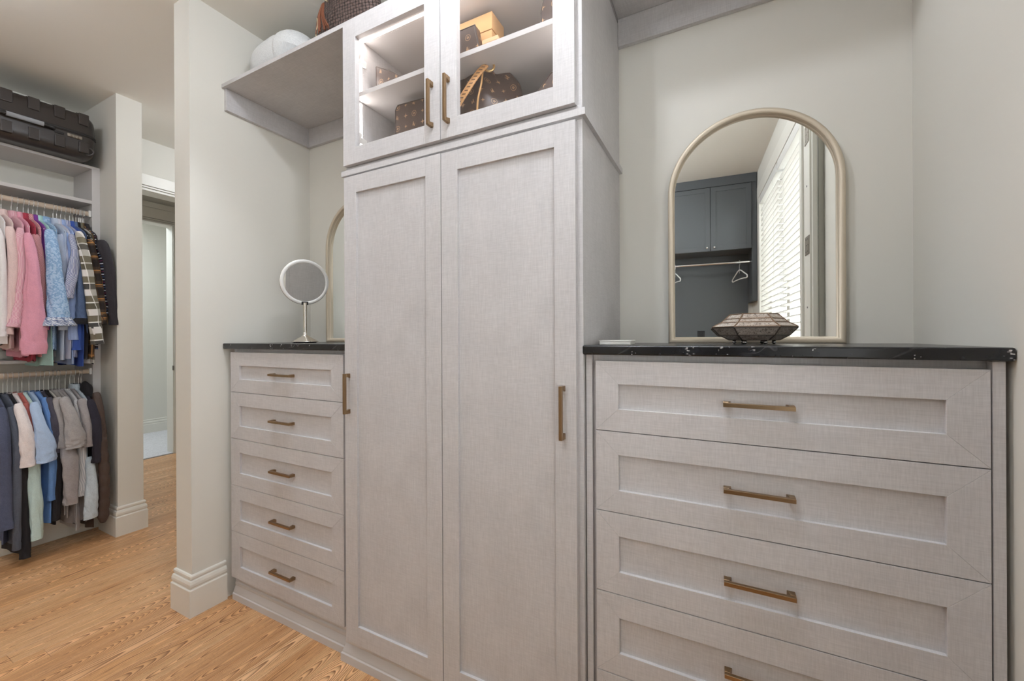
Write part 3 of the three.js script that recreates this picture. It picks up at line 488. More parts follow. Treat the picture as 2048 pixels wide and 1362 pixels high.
{ // slouchy bucket bag with a braided tan strap
  const t = thing('bucket_bag', 'slouchy brown printed bucket bag with a braided tan strap, lower shelf', 'handbag', null, [-0.815, SH1, -1.265]);
  const N = 56, rows = []; const topY = (a) => 0.285 + 0.012 * Math.cos(a - 0.3) + 0.010 * Math.cos(a * 5) - 0.02 * Math.max(0, Math.sin(a * 2));
  for (let i = 0; i <= 34; i++) { const v = i / 34, ring = []; for (let j = 0; j < N; j++) {
    const a = j / N * 2 * Math.PI, c = Math.cos(a), s = Math.sin(a), w = lerp(0.19, 0.113, sm(clamp((v - 0.5) / 0.5))), d = lerp(0.085, 0.045, Math.pow(v, 1.5));
    const fold = 1 + 0.10 * Math.pow(v, 1.2) * Math.sin(a * 5 + v * 3.2) + 0.05 * Math.sin(a * 9 - v * 5) * v + 0.05 * (vn(j / 7, i / 5, 8, 9, 4) - 0.5);
    ring.push([w * c * fold + 0.02 * v, 0.002 + v * topY(a), d * s * fold]); } rows.push(ring); }
  const inner = rows[34].map((p) => [p[0] * 0.9 + 0.002, p[1] - 0.004, p[2] * 0.85]), deep = rows[34].map((p) => [p[0] * 0.7, p[1] - 0.07, p[2] * 0.7]);
  part('bag_body', loft([...rows, inner, deep], true, true), mono, t);
  const braidTex = tex(128, 256, (u, v) => { const a = u * 2 - 1, k = v * 8, f = k - Math.floor(k), d = Math.abs(((f + Math.abs(a) * 0.9) % 1) - 0.5); const hole = d < 0.14 && Math.abs(a) > 0.25 && Math.abs(a) < 0.72; return hole ? [96, 58, 30] : mix3([222, 170, 112], [196, 142, 88], d); }, 0.05, 0.11);
  const strapM = std({ map: braidTex, roughness: 0.5, bumpMap: tex(128, 256, (u, v) => { const a = u * 2 - 1, k = v * 8, f = k - Math.floor(k), d = Math.abs(((f + Math.abs(a) * 0.9) % 1) - 0.5); return d < 0.14 && Math.abs(a) > 0.25 && Math.abs(a) < 0.72 ? 0 : 1; }, 0.05, 0.11, false), bumpScale: 0.002 });
  const sp = new THREE.CatmullRomCurve3([[0.108, 0.256, 0.072], [0.088, 0.226, 0.088], [0.045, 0.160, 0.106], [-0.005, 0.098, 0.112], [-0.06, 0.058, 0.110], [-0.12, 0.04, 0.095]].map((p) => new THREE.Vector3(...p)));
  const sr = []; for (let i = 0; i <= 40; i++) { const p = sp.getPoint(i / 40), d = sp.getTangent(i / 40), n = new THREE.Vector3(0, 0, 1).cross(d).normalize(), b = d.clone().cross(n), ring = []; for (let j = 0; j < 12; j++) { const a = j / 12 * 2 * Math.PI, k = n.clone().multiplyScalar(0.0135 * Math.cos(a)).add(b.clone().multiplyScalar(0.005 * Math.sin(a))); ring.push([p.x + k.x, p.y + k.y, p.z + k.z]); } sr.push(ring); }
  part('strap', loft(sr, true, true), strapM, t);
  const brass = std({ color: new THREE.Color().setRGB(0.75, 0.52, 0.24), metalness: 1, roughness: 0.28 });
  part('ring', at(prep(new THREE.TorusGeometry(0.017, 0.0042, 12, 32)), 0.118, 0.252, 0.068, 0, 0.5, 0), brass, t);
  part('ring', at(prep(new THREE.TorusGeometry(0.012, 0.003, 12, 28)), 0.088, 0.272, 0.06, 0.4, 0.3, 0), brass, t);
  part('cord', tubeAlong([[0.095, 0.25, 0.07], [0.10, 0.19, 0.088], [0.092, 0.13, 0.098], [0.09, 0.07, 0.10], [0.09, 0.02, 0.10]], 0.0032, 8), M.tan, t);
}

// ---------------------------------------------------------------- reach-in closet on the left
const XE = -3.58, RODX = -3.60, ROD1 = 2.022, ROD2 = 1.018;
{
  const t = thing('closet_organizer', 'pale greige closet organizer with shelves and two hanging rods on the left', 'closet organizer');
  const z0 = -0.15;
  part('end_panel', bx(XC, XE, 0.13, 2.31, -1.1445, -1.1065, 0.001), M.plainGreige, t);
  part('end_panel', bx(XC, XE, 0.0, 2.326, z0, z0 + 0.019, 0.001), M.plainGreige, t);
  part('shelf', bx(XC, XE, 2.310, 2.326, -1.1445, z0, 0.001), M.plainGreige, t);
  part('shelf', bx(XC, XE, 2.085, 2.106, -1.1063, z0, 0.001), M.plainGreige, t);
  part('shelf', bx(XC, XE - 0.06, 1.082, 1.10, -1.1063, z0, 0.001), M.plainGreige, t);
  part('back_rail', bx(XC, XC + 0.02, 1.105, 1.15, -1.1063, z0, 0.001), M.trim, t);
  part('base_board', bx(XC, -3.62, 0.0, 0.125, -1.1445, z0, 0.002), M.trim, t);
  part('base_ledge', bx(XC, -3.612, 0.1255, 0.14, -1.1065, z0, 0.002), M.trim, t);
  const rodM = std({ color: 0xcdbba9, roughness: 0.32, metalness: 0.25 });
  for (const y of [ROD1, ROD2]) {
    const s = new THREE.Shape(); s.absellipse(0, 0, 0.0075, 0.0155, 0, 2 * Math.PI);
    const g = prep(new THREE.ExtrudeGeometry(s, { depth: z0 + 1.1063, bevelEnabled: false, curveSegments: 12 })); g.translate(RODX, y, -1.1063);
    const rod = part('hanging_rod', g, rodM, t);
    part('rod_bracket', [bx(RODX - 0.013, RODX + 0.013, y - 0.020, y + 0.020, -1.1062, -1.094, 0.003)], M.plasticWhite, rod);
  }
}
{ // dark hard-shell suitcase lying on the top shelf
  const t = thing('suitcase', 'dark brown hard-shell suitcase lying on its side on top of the closet', 'suitcase', null, [-3.63, 2.326, -0.79], -0.06);
  const sh = std({ color: 0x352f2c, roughness: 0.3 }), dk = std({ color: 0x1f1c1b, roughness: 0.5 }), HX = 0.175, L = 0.315;
  const shell = (y0, y1, r) => { const g = new RoundedBoxGeometry(2 * HX, y1 - y0 + 2 * r, 2 * L, 5, r); g.translate(0, 0, 0); return g; };
  // each half is a box rounded on its outer edges only: loft of rounded rectangles
  const half = (ya, yb, up) => { const rows = [], n = 12; for (let i = 0; i <= n; i++) { const v = i / n, a = v * Math.PI / 2, rr = 0.055; const yy = up ? ya + (yb - ya - rr) * Math.min(1, v * 2) : 0; const k = up ? 0 : 0; const y = v < 0.4 ? lerp(ya, up ? yb - rr : yb + rr, v / 0.4) : (up ? yb - rr + rr * Math.sin((v - 0.4) / 0.6 * Math.PI / 2) : yb + rr - rr * Math.sin((v - 0.4) / 0.6 * Math.PI / 2)); const ins = v < 0.4 ? 0.004 * (v / 0.4) : 0.004 + rr * (1 - Math.cos((v - 0.4) / 0.6 * Math.PI / 2)); const ring = []; const hx = HX - ins, hz = L - ins, cr = Math.max(0.012, 0.075 - ins * 0.6); for (let q = 0; q < 4; q++) for (let j = 0; j <= 8; j++) { const b = q * Math.PI / 2 + j / 8 * Math.PI / 2, sx = q === 0 || q === 3 ? 1 : -1, sz = q < 2 ? 1 : -1; ring.push([sx * (hx - cr) + cr * Math.cos(b), y, sz * (hz - cr) + cr * Math.sin(b)]); } rows.push(ring); } return loft(rows, false, true); };
  part('lower_shell', half(0.128, 0.001, false), sh, t);
  part('upper_shell', half(0.142, 0.272, true), sh, t);
  const band = []; for (const [y, o] of [[0.124, -0.006], [0.126, 0.002], [0.130, 0.004], [0.1335, 0.001], [0.1365, 0.001], [0.140, 0.004], [0.144, 0.002], [0.146, -0.006]]) { const ring = [], hx = HX + o, hz = L + o, cr = 0.076; for (let q = 0; q < 4; q++) for (let j = 0; j <= 8; j++) { const b = q * Math.PI / 2 + j / 8 * Math.PI / 2, sx = q === 0 || q === 3 ? 1 : -1, sz = q < 2 ? 1 : -1; ring.push([sx * (hx - cr) + cr * Math.cos(b), y, sz * (hz - cr) + cr * Math.sin(b)]); } band.push(ring); }
  part('zip_band', loft(band), dk, t);
  for (let i = 0; i < 5; i++) { const z = -0.250 + i * 0.1;
    part('raised_block', bx(HX - 0.02, HX + 0.0045, 0.026, 0.090, z - 0.022, z + 0.022, 0.004), sh, t);
    part('raised_block', bx(HX - 0.035, HX + 0.0035, 0.192, 0.262, z - 0.023, z + 0.023, 0.005), sh, t);
    part('top_rib', bx(-HX + 0.06, HX - 0.045, 0.262, 0.2765, z - 0.024, z + 0.024, 0.006), sh, t); }
  part('side_handle', tubeAlong([[HX, 0.118, 0.125], [HX + 0.022, 0.119, 0.105], [HX + 0.026, 0.119, 0.06], [HX + 0.026, 0.119, -0.06], [HX + 0.022, 0.119, -0.105], [HX, 0.118, -0.125]], 0.0095, 10), dk, t);
  part('handle_wrap', tubeAlong([[HX + 0.0262, 0.119, 0.055], [HX + 0.0265, 0.119, 0.0], [HX + 0.0262, 0.119, -0.082]], 0.0125, 12), new THREE.MeshPhysicalMaterial({ color: 0xe4e6ea, roughness: 0.22, bumpMap: tex(128, 128, (u, v) => vn(u * 12, v * 16, 12, 16, 3), 0.05, 0.08, false), bumpScale: 0.006 }), t);
  part('combination_lock', [bx(HX - 0.004, HX + 0.008, 0.098, 0.119, -0.243, -0.178, 0.006), ...[0, 1, 2].map((k) => at(cyl(0.007, 0.007, 0.008, 16), HX + 0.005, 0.1085, -0.197 - k * 0.014, Math.PI / 2))], M.hingeMetal, t);
  part('name_plate', bx(HX - 0.002, HX + 0.004, 0.099, 0.112, -0.166, -0.128, 0.005), dk, t);
  part('corner_cap', at(prep(new THREE.TorusGeometry(0.021, 0.0055, 10, 28)), HX - 0.008, 0.043, -0.272, 0, 1.15, 0), sh, t);
}

// ---------------------------------------------------------------- cloth
const clothBump = tex(256, 256, (u, v) => vn(u * 128, v * 128, 128, 128, 3) * 0.5 + vn(u * 10, v * 6, 10, 6, 4) * 0.5, 0.16, 0.16, false);
const cloth = (map, o = {}) => std({ ...(typeof map === 'number' ? { color: map } : { map }), bumpMap: clothBump, bumpScale: 0.0012, roughness: 0.92, side: THREE.DoubleSide, ...o });
const weaveTex = (c, s = 0.10) => tex(128, 128, (u, v) => { const k = 1 - s / 2 + s * (vn(u * 64, v * 64, 64, 64, 5) * 0.7 + vn(u * 8, v * 8, 8, 8, 6) * 0.3); return hex(c).map((q) => q * k); }, 0.12, 0.12);
const stripes = (a, b, n, share, diag = 0) => tex(256, 64, (u, v) => { const f = (u * n + v * diag) % 1; return f < share ? hex(b) : hex(a); }, 0.06, 0.06);
const C = {
  white: cloth(weaveTex(0xf3eeee, 0.06)), blush: cloth(weaveTex(0xe9cfca)), pinkstripe: cloth(stripes(0xf0d5d8, 0xd98ba0, 12, 0.5)), pink: cloth(weaveTex(0xe3a0b2)), red: cloth(weaveTex(0xa83a4c)),
  redstripe: cloth(stripes(0xeec6c4, 0xb75a68, 10, 0.5, 6)), purple: cloth(weaveTex(0x83419a)), mint: cloth(weaveTex(0xb3dbd6)),
  chambray: cloth(tex(256, 256, (u, v) => { const d = vn(u * 26, v * 26, 26, 26, 14), n = vn(u * 60, v * 60, 60, 60, 3); return mix3([186, 210, 236], [126, 164, 208], clamp((d > 0.52 ? 0.7 : 0.12) + (n - 0.5) * 0.5)); }, 0.16, 0.16)),
  printcuff: cloth(tex(256, 256, (u, v) => { const n = vn(u * 22, v * 22, 22, 22, 8), m = vn(u * 40, v * 40, 40, 40, 9); return n > 0.56 ? [96, 110, 150] : m > 0.62 ? [170, 186, 208] : [226, 228, 234]; }, 0.07, 0.07)),
  greyblue: cloth(weaveTex(0xc5d0e2)), lilac: cloth(stripes(0xdedde8, 0xbfc4dc, 14, 0.35)), periwinkle: cloth(weaveTex(0xa4b9e4)), navystripe: cloth(stripes(0xdfe2ee, 0x49538f, 11, 0.45)), royal: cloth(weaveTex(0x3f5cad)), slate: cloth(weaveTex(0x596b8c, 0.2)), black: cloth(weaveTex(0x242226, 0.2)),
  plaid: cloth(tex(128, 512, (u, v) => { const y = v * 2 % 1, L = [[0.0, 0.17, 0xe6e2df], [0.17, 0.33, 0x77705f], [0.33, 0.36, 0xf4f2ee], [0.36, 0.50, 0x474644], [0.50, 0.66, 0xe6e2df], [0.66, 0.82, 0x6d6655], [0.82, 0.85, 0xf4f2ee], [0.85, 1.0, 0x5d5849]]; let c = 0xe6e2df; for (const [a, b, k] of L) if (y >= a && y < b) c = k; const x = (u * 2) % 1; let q = hex(c); if (x < 0.45) q = mix3(q, [120, 112, 96], 0.42); if (x > 0.46 && x < 0.5) q = mix3(q, [245, 243, 240], 0.8); return q; }, 0.16, 0.46)),
  olive: cloth(weaveTex(0x6b5a40, 0.2)),
  brownplaid: cloth(tex(128, 256, (u, v) => { const y = v * 2 % 1, x = u * 2 % 1; let q = y < 0.5 ? [66, 52, 42] : [38, 30, 28]; if (x < 0.5) q = mix3(q, [108, 80, 52], 0.5); if (Math.abs(y - 0.25) < 0.03 || Math.abs(x - 0.25) < 0.05) q = [196, 140, 78]; if (Math.abs(y - 0.36) < 0.014) q = [170, 120, 70]; return q; }, 0.10, 0.17)),
  multistripe: cloth(tex(32, 256, (u, v) => { const y = v * 8 % 1, k = Math.floor(v * 8); return y < 0.16 ? [226, 228, 236] : y > 0.5 && y < 0.62 ? (k % 2 ? [122, 46, 84] : [80, 104, 150]) : [32, 29, 38]; }, 0.1, 0.26)),
  blackjacket: cloth(weaveTex(0x2e2a2f, 0.2)), navygrey: cloth(weaveTex(0x535970, 0.2)), charcoal: cloth(weaveTex(0x5c616e, 0.2)), offwhite: cloth(weaveTex(0xf1e6e3)), coral: cloth(weaveTex(0xbf6a61)), palemint: cloth(weaveTex(0xcbe2de)), lightblue: cloth(weaveTex(0xb5cbe9)), blue: cloth(weaveTex(0x6b94cf)), plumgrey: cloth(weaveTex(0x504d59, 0.2)),
  warmgrey: cloth(weaveTex(0xa9a4a2, 0.16)), grey: cloth(weaveTex(0xa29c9c, 0.16)), paleknit: cloth(stripes(0xe2e0e0, 0xbdbdc2, 6, 0.3)), paledenim: cloth(weaveTex(0xc3ced6, 0.16)), darknavy: cloth(weaveTex(0x2b2833, 0.2)), quilt: cloth(weaveTex(0x4a3a33, 0.16), { roughness: 0.5 }),
};
const hangerWire = std({ color: new THREE.Color().setRGB(0.78, 0.77, 0.76), metalness: 0.9, roughness: 0.3 }), velvets = [0xefeae2, 0xd9c9b4, 0xe9e4dc, 0x2c2a2c].map((c) => std({ color: c, roughness: 0.85 }));
const hookGeo = (() => { const p = []; for (let i = 0; i <= 14; i++) { const a = -0.35 + i / 14 * 3.9; p.push([-0.0195 * Math.cos(a) * 1, 0.0195 * Math.sin(a), 0]); } const pts = p.reverse(); pts.push([0.0, -0.03, 0], [0, -0.07, 0]); return tubeAlong(pts, 0.0017, 7, 60); })();
const hookFixed = (() => { const pts = []; for (let i = 0; i <= 16; i++) { const a = Math.PI * (1.15 - i / 16 * 1.35); pts.push([0.0178 * Math.cos(a), 0.0178 * Math.sin(a), 0]); } pts.push([0.012, -0.022, 0], [0.001, -0.034, 0], [0, -0.06, 0], [0, -0.106, 0]); return tubeAlong(pts, 0.0017, 7, 70); })();
const shoulderGeo = (() => { const rows = []; for (let i = 0; i <= 30; i++) { const u = i / 30 * 2 - 1, x = u * 0.19, y = -0.108 - 0.068 * Math.pow(Math.abs(u), 1.5), ring = []; for (let j = 0; j < 10; j++) { const a = j / 10 * 2 * Math.PI; ring.push([x, y + 0.008 * Math.cos(a), 0.0045 * Math.sin(a)]); } rows.push(ring); } return loft(rows, true, true); })();
function hanger(rodY, z, label, k) { const t = thing('clothes_hanger', label, 'hanger', null, [RODX, rodY, z]); part('hook', hookFixed, hangerWire, t); part('shoulder_bar', shoulderGeo, velvets[k], t); return t; }

function sleeveGeo(n, sx, cx, z0, seed, type) {           // n: flat [y, z, half width] per station from shoulder to wrist, around x = sx
  const st = n.length / 3, r = rng(seed), ph = r() * 6, ctr = [], ax = [];
  for (let i = 0; i < st; i++) { const v = i / (st - 1); ctr.push(new THREE.Vector3(sx - (i ? 0 : 0.03) + 0.006 * Math.sin(v * 5 + ph), n[i * 3], n[i * 3 + 1])); ax.push(n[i * 3 + 2] * (i ? 1 : 1.3)); }
  const curve = new THREE.CatmullRomCurve3(ctr, false, 'centripetal'), NR = 44, NS = 30, rows = [];
  for (let i = 0; i <= NR; i++) {
    const v = i / NR, p = curve.getPoint(v), d = curve.getTangent(v), q = v * (st - 1), k = Math.min(st - 2, Math.floor(q)); let a = lerp(ax[k], ax[k + 1], sm(q - k)), b = Math.min(0.034, Math.max(0.016, a * 0.72));
    const cap = clamp(v / 0.07), cs = (0.6 + 0.4 * Math.sqrt(cap)) * (type === 'tee' ? 1 + 0.10 * clamp((v - 0.75) * 4) : 1); a *= cs; b *= cs;
    const e1 = new THREE.Vector3(0.18, 0, 1).sub(d.clone().multiplyScalar(d.z)).normalize(), e2 = d.clone().cross(e1).normalize(), ring = [];
    for (let j = 0; j < NS; j++) { const t = j / NS * 2 * Math.PI; const w = 1 + 0.10 * Math.sin(2 * t + v * 5 + ph) * (0.3 + v) + 0.16 * (vn(j / NS * 6, v * 7 + ph, 6, 99, seed) - 0.5) + 0.10 * (vn(j / NS * 12, v * 16 + ph, 12, 199, seed + 5) - 0.5) + 0.05 * Math.sin(v * 40 + 3 * Math.sin(t + ph)) * clamp((v - 0.55) * 2.5)
        - 0.16 * Math.pow(1 - Math.abs(Math.sin(t * 1.5 + v * 2.6 + ph + 2 * vn(v * 4 + ph, 0.5, 99, 1, seed))), 3) * clamp(v * 4) - 0.10 * Math.pow(1 - Math.abs(Math.sin(t * 2.5 - v * 4.2 + ph * 2)), 4) * clamp(v * 3);
      const c = Math.cos(t), s = Math.sin(t); ring.push([p.x + e1.x * a * c * w + e2.x * b * s * w, p.y + e1.y * a * c * w + e2.y * b * s * w, p.z + e1.z * a * c * w + e2.z * b * s * w]); }
    rows.push(ring);
  }
  const last = rows[NR], mid = [0, 1, 2].map((k) => last.reduce((s, p) => s + p[k], 0) / NS), back = rows[NR - 6], mb = [0, 1, 2].map((k) => back.reduce((s, p) => s + p[k], 0) / NS);
  const lip = last.map((p) => p.map((v, k) => mid[k] + (v - mid[k]) * 0.95)), inn = back.map((p) => p.map((v, k) => mb[k] + (v - mb[k]) * 0.88));
  return { g: loft([...rows, lip, inn], true, false), rows };
}
function cuffGeo(rows, from, grow, flare, seed) {         // a second layer around the last stations of a sleeve
  const N = rows[0].length, out = []; const sel = rows.slice(from);
  sel.forEach((r, i) => { const m = [0, 1, 2].map((k) => r.reduce((s, p) => s + p[k], 0) / N), v = i / (sel.length - 1); const g = grow + flare * v; out.push(r.map((p, j) => p.map((q, k) => m[k] + (q - m[k]) * (g + 0.05 * Math.sin(j * 0.9 + seed + v * 2))))); });
  const a = out[0], m0 = [0, 1, 2].map((k) => sel[0].reduce((s, p) => s + p[k], 0) / N), close = sel[0].map((p) => p.map((q, k) => m0[k] + (q - m0[k]) * 1.002));
  const z = out[out.length - 1], mz = [0, 1, 2].map((k) => z.reduce((s, p) => s + p[k], 0) / N), lip = z.map((p) => p.map((q, k) => mz[k] + (q - mz[k]) * 0.93));
  return loft([close, a, ...out.slice(1), lip]);
}
function garment([name, label, mat, z, hem, sx, n, type], rodY, i) {
  const seed = 50 + i * 7 + Math.round(rodY * 10), r = rng(seed), t = thing(name, label, { dress_shirt: 'shirt', polo_shirt: 'shirt', flannel_shirt: 'shirt', knit_shirt: 'shirt', jacket: 'jacket', coat: 'coat', sweater: 'sweater', sweatshirt: 'sweatshirt', tee_shirt: 'tee shirt', denim_jacket: 'jacket', quilted_vest: 'vest' }[name]);
  const m = C[mat], cx = RODX, neck = rodY - 0.104, tip = rodY - 0.168, ph = r() * 6, rz = 0.0125, sh = 0.19;
  const prof = [[hem, 0.192, rz], [lerp(hem, tip, 0.25), 0.195, rz], [lerp(hem, tip, 0.55), 0.197, rz], [lerp(hem, tip, 0.85), 0.20, rz], [tip - 0.03, sh + 0.012, rz], [tip, sh + 0.004, rz * 0.95], [tip + 0.022, sh * 0.86, rz], [tip + 0.042, sh * 0.62, rz], [tip + 0.058, sh * 0.40, rz * 1.05], [neck, 0.056, rz * 1.2], [neck + 0.006, 0.052, rz * 1.2]];
  const NB = 44, rowsB = []; const amp = 0.010;
  const N = 40; for (let q = 0; q <= N; q++) { const f = q / N * (prof.length - 1), k = Math.min(prof.length - 2, Math.floor(f)), u = f - k, y = lerp(prof[k][0], prof[k + 1][0], u), hw = lerp(prof[k][1], prof[k + 1][1], u), d = lerp(prof[k][2], prof[k + 1][2], u), low = clamp((tip - y) / Math.max(0.2, tip - hem)), ring = [];
    for (let j = 0; j < NB; j++) { const a = j / NB * 2 * Math.PI, c = Math.cos(a), s = Math.sin(a), x = hw * Math.sign(c) * Math.pow(Math.abs(c), 0.75); const rip = amp * low * Math.sin(x * 26 + ph) + 0.006 * low * Math.sin(x * 55 + ph * 2 + y * 3); ring.push([cx + x + 0.006 * low * Math.sin(y * 9 + ph) * (c > 0 ? 1 : -1), y + 0.006 * low * low * Math.sin(x * 20 + ph), z + d * s * (1 + 0.25 * (vn(j / NB * 8, y * 8, 8, 99, seed) - 0.5)) + rip]); } rowsB.push(ring); }
  const inner = rowsB[0].map((p) => [cx + (p[0] - cx) * 0.985, p[1] + 0.012, z + (p[2] - z) * 0.8]);
  part('body', loft([inner, ...rowsB], false, false), m, t);
  if (type === 'vest') { // quilted armhole edge and puffed rows, with a black hood
    const rows = []; const st = n.length / 3; for (let q = 0; q <= 60; q++) { const v = q / 60, y = lerp(0.62, n[(st - 1) * 3], v), k = Math.min(st - 2, Math.floor(v * (st - 1))), zz = lerp(n[k * 3 + 1], n[k * 3 + 4], v * (st - 1) - k), puff = 0.86 + 0.26 * Math.pow(Math.abs(Math.sin(v * 7 * Math.PI)), 0.45), a = 0.024 * (v < 0.05 ? 0.5 + v * 10 : v > 0.93 ? 1 - (v - 0.93) * 6 : 1) * puff, ring = []; for (let j = 0; j < 24; j++) { const g = j / 24 * 2 * Math.PI; ring.push([sx + 0.024 * Math.cos(g) * puff * 0.9, y, zz + a * Math.sin(g)]); } rows.push(ring); }
    part('quilted_side', loft(rows, true, true), m, t);
    const sl = sleeveGeo([0.90, -1.058, 0.016, 0.80, -1.070, 0.019, 0.66, -1.078, 0.020, 0.60, -1.079, 0.017], sx + 0.005, cx, z, seed + 2, 'cuff'); part('shoulder', sl.g, m, t);
    const hd = []; for (let q = 0; q <= 16; q++) { const v = q / 16, ring = []; for (let j = 0; j < 24; j++) { const a = j / 24 * 2 * Math.PI; const w = Math.sin(Math.PI * Math.min(1, 0.12 + v * 0.88)) ; ring.push([cx + 0.03 + v * 0.15 + 0.02 * Math.cos(a) * w, rodY - 0.095 - v * v * 0.055 + 0.045 * w * Math.cos(a) * (1 + 0.2 * Math.sin(a * 3)), z + 0.004 + 0.024 * w * Math.sin(a)]); } hd.push(ring); }
    const h = part('hood', loft(hd, true, true), C.black, t); h.userData.label = 'black fur-like hood';
    return t;
  }
  const s = sleeveGeo(n, sx, cx, z, seed, type); part('sleeve', s.g, m, t);
  const lower = [], pl = [tip, z, 0.014, tip - 0.2, z, 0.016, tip - 0.42, z, 0.014]; const s2 = sleeveGeo(type === 'tee' ? [tip, z, 0.012, tip - 0.1, z, 0.016, tip - 0.2, z, 0.018] : pl, cx - sh - 0.012, cx, z, seed + 3, type); part('sleeve', s2.g, m, t);
  const R = s.rows;
  if (type === 'cuff') { part('cuff', cuffGeo(R, 38, 1.03, 0.03, seed), m, t); }
  if (type === 'open') { const c = part('cuff', cuffGeo(R, 38, 1.06, 0.30, seed), C.black, t); c.userData.label = 'dark turned cuff hanging open'; }
  if (type === 'roll') { part('rolled_cuff', cuffGeo(R, 35, 1.12, 0.14, seed), m, t); part('rolled_cuff', cuffGeo(R, 39, 1.22, 0.16, seed + 1), m, t); }
  if (type === 'turned') { const c = part('turned_cuff', cuffGeo(R, 38, 1.16, 0.34, seed), C.printcuff, t); c.userData.label = 'turned-up cuff in a grey and white print'; }
  if (type === 'rib') { part('ribbed_cuff', cuffGeo(R, 41, 1.02, -0.10, seed), m, t); }
  if (type === 'tee') { part('sleeve_hem', cuffGeo(R, 42, 1.03, 0.02, seed), m, t); }
  if (['dress_shirt', 'flannel_shirt', 'jacket', 'denim_jacket', 'polo_shirt'].includes(name)) { // a standing collar that folds down
    const rows = []; for (const [w, y, d] of [[0.052, -0.004, 0.0155], [0.046, 0.022, 0.017], [0.044, 0.032, 0.0185], [0.049, 0.030, 0.0215], [0.062, 0.004, 0.024], [0.066, -0.006, 0.0235]]) { const ring = []; for (let j = 0; j < 28; j++) { const a = j / 28 * 2 * Math.PI; ring.push([cx + w * Math.cos(a), neck + y - 0.012 * (Math.cos(a) > 0 && y < 0.01 ? Math.cos(a) : 0), z + d * Math.sin(a)]); } rows.push(ring); }
    part('collar', loft(rows), m, t);
  }
  return t;
}
